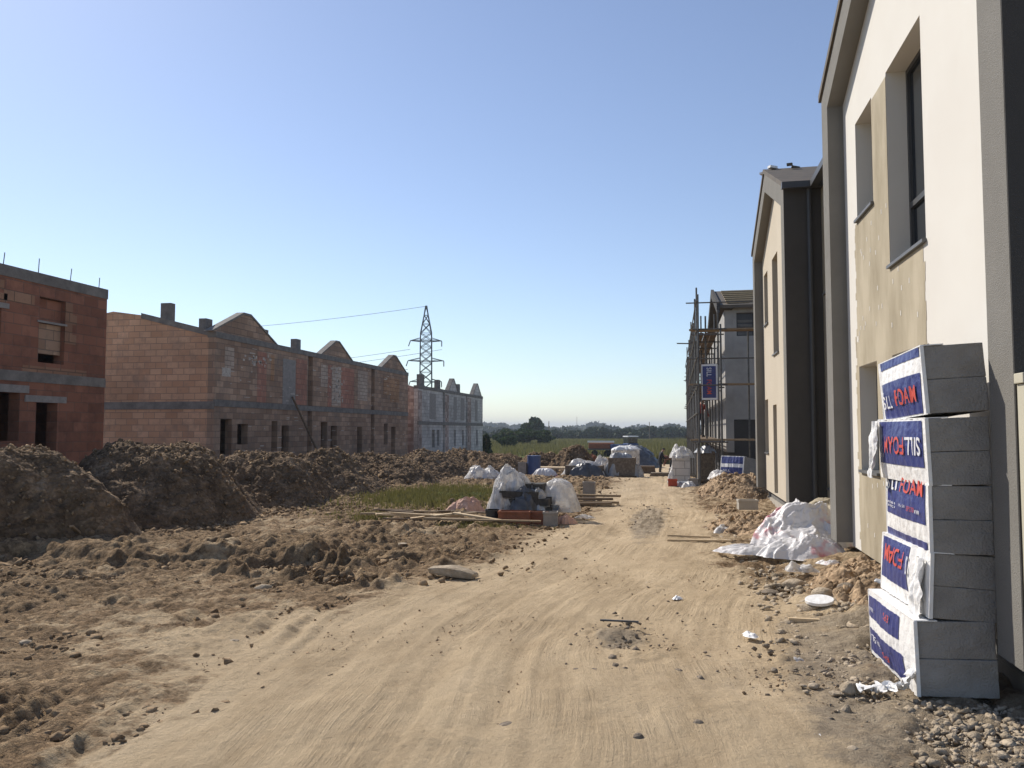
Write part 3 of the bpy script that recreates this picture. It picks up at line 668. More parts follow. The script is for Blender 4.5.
# set back link between the two gables
lk = MB(); wallpanel(lk, 'x', 2.72, 11.7, 15.78, .1, 6.3, [(14.98, 15.62, 4.3, 5.9), (14.85, 15.6, .75, 2.45), (12.3, 13.3, 4.4, 5.7)], .25, -1)
lk.build('link_wall', 'base_coat', h1)
for a in ((14.98, 15.62, 4.3, 5.9), (14.85, 15.6, .75, 2.45), (12.3, 13.3, 4.4, 5.7)): window_unit(h1, 2.72, *a, .12)
r = MB(); r.prism([(2.6, 6.36), (5.2, 7.5), (8.2, 6.3), (8.2, 6.42), (5.2, 7.62), (2.6, 6.48)], 'y', 11.78, 15.52); r.build('link_roof', 'roof_dark', h1)
g = MB(); g.box(2.49, 2.62, 11.78, 15.5, 6.28, 6.40); g.build('link_gutter', 'metal_dark', h1)
MB().box(2.78, 3, 11.7, 15.7, -.4, .098).build('link_footing', 'plinth', h1)
h2 = thing('rendered_house', 'second rendered house with tan front and grey gable frame, charcoal side wall', 'house', (0, 0, 0))
W2 = [(20.45, 21.25, 4.42, 5.7, .19), (18.5, 19.5, 3.53, 5.75, .19), (20.8, 21.5, 1.24, 2.56, .19), (19.12, 19.8, .34, 2.38, .2)]
gable_unit(h2, 15.8, 22.0, W2, 'tan_render')
for k in range(5):
    b_ = MB(); x0 = 2.05+rnd.random()*.7; yy = 18.6+rnd.uniform(-.2, .5)
    b_.box(-.09, .09, -.06, .06, 0, .05, Euler((0, rnd.uniform(-.3, .3), rnd.uniform(0, 3))).to_matrix(), (x0, yy, 7.66)); b_.build('ridge_offcut', 'film_white' if k % 2 else 'roof_dark', h2)
# electricity cabinet at the right picture edge
cb = thing('electric_cabinet', 'pale beige cabinet fixed to the dark side wall at the right edge', 'cabinet', (2.3, 5.42, .75))
MB().box(-.245, .3, -.06, .05, 0, 1.33).build('cabinet_body', 'beige_box', cb, .006)
MB().box(-.262, .32, -.085, .05, 1.332, 1.395).build('cabinet_cap', 'beige_box', cb, .006)
MB().box(-.20, .26, -.075, -.062, .06, 1.27).build('cabinet_door', 'beige_box', cb, .003)

# ------------------------------------------------------------------ house three with scaffold
h3 = thing('unfinished_house', 'grey unfinished house behind scaffolding with bare timber battens on its roof', 'house', (0, 0, 0))
w = MB(); hol = [(y0, y0+1.0, z0, z1) for y0 in (34, 37, 40.5, 44.5, 48, 52) for (z0, z1) in ((1.3, 2.9), (4.2, 5.6))]
wallpanel(w, 'x', 1.9, 32, 56, .95, 6.4, hol, .3, -1); w.build('front_wall', 'raw_grey', h3)
for hh in hol: window_unit(h3, 1.9, *hh, .2, sill=False)
w = MB(); wallpanel(w, 'y', 32, 2.203, 8, 2.2, 6.45, [(2.35, 3.0, 5.4, 6.3)], .3, -1); w.prism([(2.203, 6.452), (8, 6.452), (8, 6.5), (5, 7.4)], 'y', 32, 32.3); w.build('side_wall', 'raw_grey', h3)
w = MB(); w.box(2.35, 3.0, 32.16, 32.2, 5.4, 6.3); w.build('window', 'metal_dark', h3)
w = MB(); [w.box(2.4, 2.95, 32.14, 32.157, 5.45+k*.16, 5.55+k*.16) for k in range(4)]; w.build('shutter', 'plinth', h3)
MB().box(1.98, 8, 32.03, 32.3, -.6, 2.197).build('plinth', 'dark_render', h3)  # lower zone of the side wall in a darker charcoal tone than above
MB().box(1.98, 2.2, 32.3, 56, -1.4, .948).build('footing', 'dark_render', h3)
r = MB(); r.prism([(31.7, 6.45), (36.3, 7.75), (36.3, 7.87), (31.7, 6.57)], 'x', 1.72, 8); r.prism([(36.3, 7.75), (41, 6.45), (41, 6.57), (36.3, 7.87)], 'x', 1.72, 8)
r.box(1.72, 8, 41.003, 56, 6.45, 6.57); r.build('roof', 'roof_dark', h3)
for k in range(7):
    t = (k+.5)/7; yy = 31.75+t*4.4; zz = 6.58+t*1.25
    b_ = MB(); b_.box(2.0, 8, yy-.07, yy+.09, zz+.01, zz+.06); b_.build('batten', 'wood_pale', h3)
MB().prism([(31.6, 6.25), (36.3, 7.6), (41, 6.25), (41, 6.65), (36.3, 7.95), (31.6, 6.65)], 'x', 1.6, 1.716).build('verge_board', 'dark_render', h3)

sf = thing('scaffolding', 'steel tube scaffolding with timber planks around the unfinished grey house', 'scaffolding', (0, 0, 0))
topz = [6.3, 7.0, 7.2, 6.2, 6.6, 7.3, 6.4, 6.9, 6.5, 7.0, 6.4]
for i, y in enumerate([27.4, 29.0, 31.5, 34.0, 36.5, 39, 42, 45, 48.5, 52, 56]):
    gz = H(.8, y)
    MB().tube((.78, y, gz), (.78, y, topz[i]-.2*(i % 3)), .03, 8).build('standard', 'steel', sf)
    MB().tube((1.5, y+.05, gz), (1.5, y+.05, topz[i]-1.0), .03, 8).build('standard', 'steel', sf)
    for z in (1.4, 3.28, 5.14): MB().tube((.6, y+.06, z), (1.7, y+.06, z), .025, 6).build('transom', 'steel', sf)
    if i % 2 == 0 and i < 10:
        MB().tube((.74, y, gz+.2), (.74, y+2.4, 3.3), .022, 6).build('brace', 'steel', sf)
for k, y in enumerate([28.2, 30.2, 32.8, 35.2, 37.8, 40.5, 43.5, 46.8, 50.2, 54]):
    MB().tube((1.12 if k % 2 else .80, y, H(1, y)), (1.12 if k % 2 else .80, y, 5.6+.35*(k % 4)), .032, 8).build('standard', 'steel', sf)
for z in (1.4, 2.4, 3.28, 4.25, 5.14, 6.1):
    MB().tube((.72, 27.2, z-.04), (.72, 56.4, z-.04), .022, 6).build('ledger', 'steel', sf)
for z in (1.44, 3.32, 5.18):
    for k in range(3):
        MB().box(.82+k*.23, 1.03+k*.23, 29.2, 56.3, z+.004*k, z+.045+.004*k).build('plank', 'wood_dark', sf)
    for k in range(3):
        MB().box(.5+.1*k, 3.6, 28.05+k*.24, 28.27+k*.24, z+.006*k, z+.05+.006*k).build('plank', 'wood', sf)
for z in (4.2, 6.1): MB().tube((.4, 27.95, z), (3.6, 27.95, z), .022, 6).build('guard_rail', 'steel', sf)
for x in (3.3, 2.5): MB().tube((x, 28.9, 0), (x, 28.9, 5.3), .03, 8).build('standard', 'steel', sf)
MB().tube((.1, 33.8, 5.35), (1.5, 33.8, 5.3), .025, 6).build('transom', 'steel', sf)

# ------------------------------------------------------------------ red brick house far left
def building_shell(root, x, y0, y1, z0, z1, depth_back, wallm, sidem, slab_z=None):
    s = MB(); s.box(x-depth_back, x-.31, y0, y0+.3, z0, z1); s.build('side_wall', sidem, root)
    s = MB(); s.box(x-depth_back, x-.31, y1-.3, y1, z0, z1); s.build('side_wall', sidem, root)
    s = MB(); s.box(x-depth_back-.3, x-depth_back-.002, y0, y1, z0, z1); s.build('rear_wall', wallm, root)
    if slab_z: s = MB(); s.box(x-depth_back, x-.31, y0+.31, y1-.31, slab_z, slab_z+.2); s.build('floor_slab', 'concrete', root)
b1 = thing('brick_house', 'dark red hollow brick house shell at the left edge with pale lintels', 'house', (0, 0, 0))
x = -14.9
HB = [(16.66, 17.34, .6, 2.46), (14.2, 16.16, 1.55, 2.66), (9, 11.5, 1.2, 2.66), (16.66, 17.5, 3.42, 5.0), (14.3, 15.55, 3.9, 4.55), (10, 12, 3.6, 4.9)]
w = MB(); wallpanel(w, 'x', x, 6, 19.0, -.2, 5.42, HB, .3, 1); w.build('front_wall', 'brick_red', b1)
building_shell(b1, x, 6, 19.0, -.2, 5.42, 8, 'brick_red', 'brick_red', 2.95)
MB().box(x-8, x-.31, 6.31, 18.69, 5.1, 5.3).build('roof_slab', 'concrete', b1)
MB().box(x-.03, x+.02, 6, 19.004, 2.93, 3.17).build('floor_band', 'concrete', b1)
MB().box(x-.35, x+.02, 6, 19.01, 5.30, 5.56).build('ring_beam', 'concrete', b1)
MB().box(x-.05, x+.03, 16.3, 17.6, 2.462, 2.62).build('lintel', 'lintel', b1)
MB().box(x-.05, x+.03, 13.9, 16.4, 2.662, 2.84).build('lintel', 'lintel', b1)
MB().box(x-.05, x+.02, 16.6, 17.56, 4.38, 4.43).build('lintel', 'lintel', b1)
MB().box(x-.05, x+.02, 14.1, 15.75, 4.56, 4.68).build('lintel', 'lintel', b1)
for (a, b_, c, d) in ((16.664, 17.496, 4.432, 4.98), (16.664, 17.496, 3.65, 4.378)): MB().box(x-.24, x-.12, a, b_, c, d).build('brick_infill', 'brick_red' if c > 4 else 'brick_front', b1)
for (a, b_, c, d) in ((17.5, 17.9, 3.95, 4.2), (17.5, 17.75, 4.2, 4.45), (17.5, 17.9, 4.45, 4.7), (17.5, 17.75, 4.7, 5.0), (15.6, 16.5, 4.75, 5.0), (14, 15.6, 4.98, 5.2), (14, 15.7, 4.7, 4.9), (16.2, 18.3, 3.172, 3.32)):
    MB().box(x-.01, x+.006, a, b_, c, d).build('pale_blocks', 'block_brown', b1)
for k in range(7): MB().tube((x-.15, 18.85-k*1.05, 5.5), (x-.13+.02*(k % 2), 18.85-k*1.05, 5.86+.04*(k % 3)), .011, 5).build('rebar', 'steel', b1)
MB().box(x-.3, x+.01, 13.6, 15.3, 5.562, 5.80).build('parapet_block', 'concrete', b1)

# ------------------------------------------------------------------ brick terrace
def terrace(root, x, y0, y1, zb, ze, band, holes, gablets, chims, segs, fm, sm, gm, infills, back=9):
    cuts = [y0]+[q for s_ in segs for q in (s_-.28, s_+.28)]+[y1]
    for a, b_ in zip(cuts[::2], cuts[1::2]):
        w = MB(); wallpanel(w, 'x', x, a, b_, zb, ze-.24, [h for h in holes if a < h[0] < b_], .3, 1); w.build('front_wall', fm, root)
    MB().box(x-.34, x+.03, y0-.004, y1+.004, ze-.238, ze).build('ring_beam', 'concrete', root)
    MB().box(x-.05, x+.03, y0-.004, y1+.004, band-.13, band+.13).build('floor_band', 'concrete', root)
    for (a, r_, h) in gablets:
        g = MB(); g.prism([(a-r_, ze+.002), (a+r_, ze+.002), (a+r_*.12, ze+h), (a-r_*.12, ze+h)], 'x', x-.3, x-.02); G = g.build('gablet', gm, root)
        c = MB(); 
        c.prism([(a-r_-.05, ze+.004), (a-r_*.12, ze+h+.002), (a-r_*.12, ze+h+.10), (a-r_-.2, ze+.004)], 'x', x-.33, x+.012)
        c.prism([(a+r_+.05, ze+.004), (a+r_+.2, ze+.004), (a+r_*.12, ze+h+.10), (a+r_*.12, ze+h+.002)], 'x', x-.33, x+.012)
        c.box(x-.33, x+.012, a-r_*.12+.001, a+r_*.12-.001, ze+h+.003, ze+h+.10)
        c.build('coping', 'concrete', G)
    for (a, w_, h, dx) in chims: MB().box(x-dx-.32, x-dx, a-w_/2, a+w_/2, ze-.5, ze+h).build('chimney', 'chimney', root)
    for s in segs: MB().box(x-.6, x-.26, s-.278, s+.278, zb, ze-.24).build('bay_recess', fm, root); MB().box(x-.258, x-.16, s-.09, s+.09, zb, ze-.24).build('concrete_column', 'chimney', root)
    for (a, b_, c, d, m) in infills: MB().box(x-.02, x+.007, a, b_, c, d).build('block_panel', m, root)
    # gable end
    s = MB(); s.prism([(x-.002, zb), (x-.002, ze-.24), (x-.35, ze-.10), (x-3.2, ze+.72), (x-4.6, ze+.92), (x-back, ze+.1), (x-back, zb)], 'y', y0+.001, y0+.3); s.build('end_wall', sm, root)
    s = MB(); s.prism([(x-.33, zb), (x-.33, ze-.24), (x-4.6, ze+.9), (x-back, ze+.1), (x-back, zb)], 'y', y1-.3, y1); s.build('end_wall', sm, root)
    MB().box(x-back-.3, x-back-.003, y0, y1, zb, ze).build('rear_wall', fm, root)
    MB().box(x-back, x-.31, y0+.31, y1-.31, band-.1, band+.1).build('floor_slab', 'concrete', root)
b2 = thing('brick_terrace', 'long orange brick terrace shell with small gablets and chimney stubs', 'terraced house', (0, 0, 0))
HT = [(29.28, 30.13, .8, 2.24), (30.56, 31.39, 1.2, 2.05), (33.45, 34.0, .85, 2.2), (34.4, 35.1, .2, 2.0), (38.6, 39.35, .85, 2.2), (39.8, 40.6, .1, 2.02), (43.4, 44.15, .1, 1.98), (47.7, 48.4, .9, 2.2), (49.05, 49.85, .1, 2.0)]
INF = [(29.31, 29.95, 3.95, 4.3, 'mortar'), (30.5, 31.95, 3.05, 5.2, 'brick_front'), (29.5, 30.2, 4.3, 5.15, 'block_pale'), (32.1, 32.9, 3.0, 5.2, 'block_rose'), (33.3, 33.6, 4.0, 5.15, 'block_tan'),
       (34.42, 35.7, 2.95, 5.1, 'lintel'), (35.75, 36.9, 3.0, 5.2, 'block_rose'), (38.5, 39.35, 4.0, 5.15, 'block_pale'), (39.36, 39.84, 3.0, 5.2, 'block_rose'), (39.86, 41.05, 3.1, 5.15, 'block_pale'),
       (41.1, 42.9, 3.0, 5.2, 'block_rose'), (43.4, 44.9, 3.5, 5.2, 'block_pale'), (47.6, 48.7, 4.0, 5.1, 'block_tan'), (48.8, 50.5, 3.6, 5.1, 'block_tan')]
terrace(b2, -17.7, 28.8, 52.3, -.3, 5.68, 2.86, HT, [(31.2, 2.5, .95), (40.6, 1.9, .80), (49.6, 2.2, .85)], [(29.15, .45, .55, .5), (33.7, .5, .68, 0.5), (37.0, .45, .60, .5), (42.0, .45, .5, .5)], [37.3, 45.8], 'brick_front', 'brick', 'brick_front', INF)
MB().box(-20.25, -19.8, 28.95, 29.25, 6, 6.9).build('chimney', 'chimney', b2)
MB().box(-26.7, -17.702, 28.77, 28.799, 2.62, 2.92).build('end_band', 'concrete', b2)
q = MB(); q.prism([(-17.72, 5.44), (-21.0, 6.28), (-21.0, 6.50), (-17.72, 5.685)], 'y', 28.775, 28.797); q.build('end_rim', 'concrete', b2)
MB().prism([(29.95, 0), (30, 0), (30.0, 3.2), (29.95, 3.2)], 'x', -17.66, -17.65)
sm_ = MB()
for i in range(70):
    a = rnd.gauss(40.35, .35); z = rnd.uniform(3.2, 5.0); sm_.box(-17.695, -17.688, a, a+rnd.uniform(.04, .16), z, z+rnd.uniform(.05, .2))
for i in range(90):
    a = rnd.uniform(29.2, 51.8); z = rnd.choice([rnd.uniform(.6, 2.6), rnd.uniform(3.1, 5.3)]); sm_.box(-17.695, -17.691, a, a+rnd.uniform(.08, .5), z, z+rnd.uniform(.015, .05))
for i in range(26):
    a = rnd.gauss(32, .7); z = rnd.gauss(4.8, .12); sm_.box(-17.695, -17.688, a, a+rnd.uniform(.05, .2), z, z+rnd.uniform(.04, .14))
tag(sm_.build('mortar_smears', 'mortar', b2), kind='stuff')
pole = MB(); pole.tube((-17.6, 35.2, 3.35), (-17.0, 37.2, .3), .05, 8); tag(pole.build('leaning_pole', 'wood_dark'), 'dark timber pole leaning against the front of the brick terrace', 'pole')
b3 = thing('block_terrace', 'distant grey block terrace with two pale gablets and three chimneys', 'terraced house', (0, 0, 0))
INF3 = [(54.5, 55.4, -.4, 4.6, 'block_dots'), (61.3, 62.4, -.4, 4.6, 'block_dots'), (68.3, 69.6, -.4, 4.6, 'block_dots'), (57.2, 58.8, 2.6, 4.5, 'lintel'), (63.8, 64.8, 2.6, 4.5, 'lintel'), (66, 67.3, 2.6, 4.5, 'lintel'), (71, 72, 2.6, 4.5, 'lintel')]
terrace(b3, -17.7, 54.5, 74, -1.1, 4.95, 2.3, [(57.9, 58.6, .5, 1.8), (59.2, 59.7, .6, 1.8), (64, 64.6, .5, 1.8), (66.5, 67.1, .5, 1.8), (71.5, 72.1, .4, 1.8)], [(63.8, 1.3, .95), (71.9, 1.5, 1.0)], [(58, .9, 1.0, .8), (60.7, .6, .75, .3), (66.7, .5, .75, .3)], [61.0, 68.0], 'block_grey', 'block_dots', 'block_grey', INF3)

# ------------------------------------------------------------------ lattice pylon
py_ = thing('power_pylon', 'steel lattice power pylon standing behind the terraces', 'pylon', (-56, 178, -1.2), R(18))
hw = lambda z: 1.45-.15*(z/21) if z < 25.2 else max(.12, 1.25*(1-(z-25.2)/6.6))
lv = [0, 3.2, 6.2, 9, 11.6, 14, 16.2, 18.3, 20.3, 22.0, 23.6, 25.2, 27.4, 29.4, 31.6]
tw = MB(); br = MB()
for a, b_ in zip(lv[:-1], lv[1:]):
    wa, wb = hw(a), hw(b_); ca = [(-wa, -wa), (wa, -wa), (wa, wa), (-wa, wa)]; cb_ = [(-wb, -wb), (wb, -wb), (wb, wb), (-wb, wb)]
    for k in range(4):
        k2 = (k+1) % 4
        tw.tube((*ca[k], a), (*cb_[k], b_), .15, 5)
        br.tube((*ca[k], a), (*cb_[k2], b_), .09, 4); br.tube((*ca[k2], a), (*cb_[k], b_), .09, 4); br.tube((*cb_[k], b_), (*cb_[k2], b_), .06, 4)
tw.build('tower_leg', 'lattice', py_); br.build('lattice_bracing', 'lattice', py_)
for (z, l) in ((23.4, 3.6), (18.8, 4.1), (14.0, 3.6)):
    c = MB()
    for s in (-1, 1):
        for yy in (-1.2, 1.2):
            c.tube((s*1.2, yy, z), (s*l, 0, z+.1), .12, 4); c.tube((s*1.2, yy, z+.7), (s*l, 0, z+.1), .08, 4)
        for t in (.3, .6): c.tube((s*(1.3+(l-1.3)*t), -1.2*(1-t), z), (s*(1.3+(l-1.3)*t), 1.2*(1-t), z), .05, 4)
    c.tube((-1.25, -1.2, z), (1.25, -1.2, z), .08, 4); c.tube((-1.25, 1.2, z), (1.25, 1.2, z), .08, 4)
    A = c.build('cross_arm', 'lattice', py_)
    for s in (-1, 1): MB().tube((s*l, 0, z), (s*l-(.4 if s < 0 else 0), 0, z-1.2), .12, 6).build('insulator', 'lattice', A)
def wire(a, b_, sag, label):
    m_ = MB(); a = Vector(a); b_ = Vector(b_); n = 24; P = []
    for i in range(n+1):
        t = i/n; p = a.lerp(b_, t); p.z -= sag*4*t*(1-t); P.append(p)
    for i in range(n): m_.tube(P[i], P[i+1], .05, 4)
    tag(m_.build('power_line', 'lattice'), label, 'cable', 'power lines to the pylon')
wire((-56, 178, 30.3), (-210, 150, 27), 5, 'topmost power line running left from the pylon tip')
wire((-59.5, 177, 20.3), (-212, 150, 20), 6, 'power line from the uppermost left pylon arm')
wire((-60, 177, 15.7), (-212, 150, 15.5), 6.5, 'power line from the middle left pylon arm')
wire((-52.5, 179, 20.3), (-205, 153, 18), 6, 'power line from the uppermost right pylon arm')
wire((-60, 176.5, 11.2), (-212, 150, 11), 6.5, 'power line from the lowest left pylon arm')
def upole(x, y, h, label, bar=True):
    t = thing('utility_pole', label, 'pole', (x, y, H(x, y)))
    MB().tube((0, 0, -.3), (0, 0, h), .16, 8, .1).build('pole_shaft', 'wood_dark', t)
    if bar: MB().box(-.9, .9, -.06, .06, h-.8, h-.66).build('crossbar', 'wood_dark', t)
upole(-38.6, 250, 5.6, 'thin utility pole beside the rounded tree on the horizon', False)
upole(-8.0, 260, 5.4, 'thin utility pole on the horizon left of the scaffolding', False)
upole(-66.8, 560, 14, 'faint thin mast far away above the hedges', False)

# ------------------------------------------------------------------ vegetation
def leaves(name, clumps, n, size, m, parent=None, seed=1, floor=None):
    rs = np.random.RandomState(seed)
    C = np.array(clumps, float); w = C[:, 3]*C[:, 4]*C[:, 5]; w /= w.sum()
    idx = rs.choice(len(C), n, p=w)
    d = rs.normal(size=(n, 3)); d /= np.linalg.norm(d, axis=1)[:, None]
    rad = rs.rand(n, 1)**.4
    P = C[idx, :3]+d*rad*C[idx, 3:6]
    if floor is not None: P[:, 2] = np.maximum(P[:, 2], floor)
    u = rs.normal(size=(n, 3)); u /= np.linalg.norm(u, axis=1)[:, None]
    v = np.cross(u, rs.normal(size=(n, 3))); v /= np.linalg.norm(v, axis=1)[:, None]
    s = size*(.5+rs.rand(n, 1))
    V = np.stack([P-u*s-v*s*.5, P+u*s-v*s*.6, P+u*s*.8+v*s*.5, P-u*s*.7+v*s*.6], 1).reshape(-1, 3)
    return link(name, npmesh(name, V, np.arange(4*n).reshape(n, 4)), m, parent)
def tree(x, y, h, w, label, seed, name='round_tree', m='leaf', trunk=.3, n=1500, cat='tree', size=.28, group=None):
    t = thing(name, label, cat, (x, y, H(x, y)), 0, group); rr = random.Random(seed)
    tk = MB(); tk.tube((0, 0, -.2), (0, 0, h*.5), w*.05, 8, w*.03)
    for k in range(5):
        a = k*1.26; tk.tube((0, 0, h*(.2+.06*k)), (math.cos(a)*w*.3, math.sin(a)*w*.3, h*(.55+.06*k)), w*.025, 6, w*.01)
    tk.build('trunk', 'bark', t)
    cl = []
    for k in range(16):
        a = rr.uniform(0, 6.28); q = rr.uniform(0, .34)*w; zz = rr.uniform(trunk+.12, .86)
        f = math.sqrt(max(.1, 1-((zz-.5)/.55)**2))
        cl.append((math.cos(a)*q*f, math.sin(a)*q*f, zz*h, w*.17*f+.1, w*.17*f+.1, h*.13))
    leaves('crown', cl, n, size, m, t, seed)
tree(-37.4, 215, 6.3, 6.2, 'rounded tree standing above the hedge line on the horizon', 1, n=2600, size=.42)
for i, (x, y, h, w, l) in enumerate(((-31.8, 150, 3.0, 6.0, 'broad green bush right of the grey block terrace on the field'), (-28.2, 150, 3.1, 6.4, 'dense green bush below the rounded tree'), (-24.6, 150, 2.8, 5.0, 'smaller green bush right of the dense one on the field'),
                                   (-26.5, 128, 2.0, 3.6, 'low dark bush in front of the field bushes'))):
    tree(x, y, h, w, l, 20+i, 'field_bush', 'leaf', .0, 2200, 'bush', .28, 'bushes on the field')
tree(-18.1, 77, 2.7, 2.2, 'dark scrubby shrub at the far end of the grey block terrace', 31, 'shrub', 'leaf_dark', .0, 1300, 'shrub', .14)
def hedge(name, y, x0, x1, h, dep, n, size, m, label, seed, base):
    rr = random.Random(seed); cl = []; x = x0
    while x < x1:
        hh = h*rr.uniform(.55, 1.1); ww = h*rr.uniform(.7, 1.4)
        cl.append((x, y+rr.uniform(-dep, dep), base+hh*.5, ww, dep*.6, hh*.5)); x += ww*.9
    o = leaves(name, cl, n, size, m, None, seed); return tag(o, label, 'trees', kind='stuff')
hedge('hedgerow', 290, -140, 60, 4.0, 8, 26000, .7, 'leaf_dark', 'dark green hedgerow across the far side of the field', 41, -1.6)
hedge('distant_wood', 620, -420, 190, 9.5, 20, 30000, 1.5, 'leaf_dark', 'hazy wooded strip on the horizon', 42, -5)
hedge('distant_wood', 1000, -700, 330, 16, 40, 26000, 2.6, 'leaf_dark', 'palest wooded ridge farthest away on the horizon', 43, -6.5)
def blades(name, n, fx, fy, h, m, label, seed, wd=.02):
    rs = np.random.RandomState(seed); x = fx(rs, n); y = fy(rs, n)
    z = base_z(x, y)-.02; hh = h*(.4+.8*rs.rand(n)); a = rs.rand(n)*6.28; lean = .35*hh*rs.rand(n); b2_ = rs.rand(n)*6.28
    w = wd*(.6+rs.rand(n))
    p0 = np.stack([x-np.cos(a)*w, y-np.sin(a)*w, z], 1); p1 = np.stack([x+np.cos(a)*w, y+np.sin(a)*w, z], 1)
    p2 = np.stack([x+np.cos(b2_)*lean, y+np.sin(b2_)*lean, z+hh], 1)
    V = np.stack([p0, p1, p2], 1).reshape(-1, 3)
    return tag(link(name, npmesh(name, V, np.arange(3*n).reshape(n, 3)), m), label, 'grass', kind='stuff')
blades('grass', 9000, lambda r, n: -6.2+r.normal(size=n)*.95, lambda r, n: 21.4+r.normal(size=n)*1.6, .19, 'grass', 'patch of rough green grass between the soil mounds and the wrapped pallet', 1)
blades('grass', 1500, lambda r, n: -3.6+r.normal(size=n)*.35, lambda r, n: 14.9+r.normal(size=n)*.25, .11, 'grass', 'thin green weeds in front of the wrapped brick pallet', 2, .012)
blades('grass', 1200, lambda r, n: -6.1+r.normal(size=n)*.5, lambda r, n: 16+r.normal(size=n)*.4, .12, 'grass', 'small green weeds beside the timber offcuts', 3, .012)
blades('grass', 26000, lambda r, n: r.rand(n)*26-5, lambda r, n: 72+r.rand(n)**1.6*110, 1.1, 'grass', 'tall rough grass on the field beyond the workers', 4, .09)
blades('grass', 24000, lambda r, n: -60+r.rand(n)*56, lambda r, n: 90+r.rand(n)*120, .7, 'grass', 'rough green grass on the field beyond the grey block terrace', 5, .1)

# ------------------------------------------------------------------ foam bales
FONT = None
def text_mesh(body, w, h, bold=.012, mirror=False):
    c = bpy.data.curves.new('t', 'FONT'); c.body = body; c.align_x = 'CENTER'; c.align_y = 'CENTER'; c.offset = bold; c.size = 1; c.space_character = 1.12
    o = bpy.data.objects.new('t', c); COL.objects.link(o); bpy.context.view_layer.update()
    me = bpy.data.meshes.new_from_object(o.evaluated_get(bpy.context.evaluated_depsgraph_get())); bpy.data.objects.remove(o)
    bm = bmesh.new(); bm.from_mesh(me); bmesh.ops.triangulate(bm, faces=bm.faces)
    for it in range(3):
        ed = [e for e in bm.edges if e.calc_length() > .16]
        if ed: bmesh.ops.subdivide_edges(bm, edges=ed, cuts=1); bmesh.ops.triangulate(bm, faces=bm.faces)
    bm.to_mesh(me); bm.free()
    V = np.zeros(len(me.vertices)*3); me.vertices.foreach_get('co', V); V = V.reshape(-1, 3)
    mn, mx = V.min(0), V.max(0); s = (mx-mn); s[s == 0] = 1
    V = (V-(mn+mx)/2); V[:, 0] *= w/s[0]; V[:, 1] *= h/s[1]
    return me, V
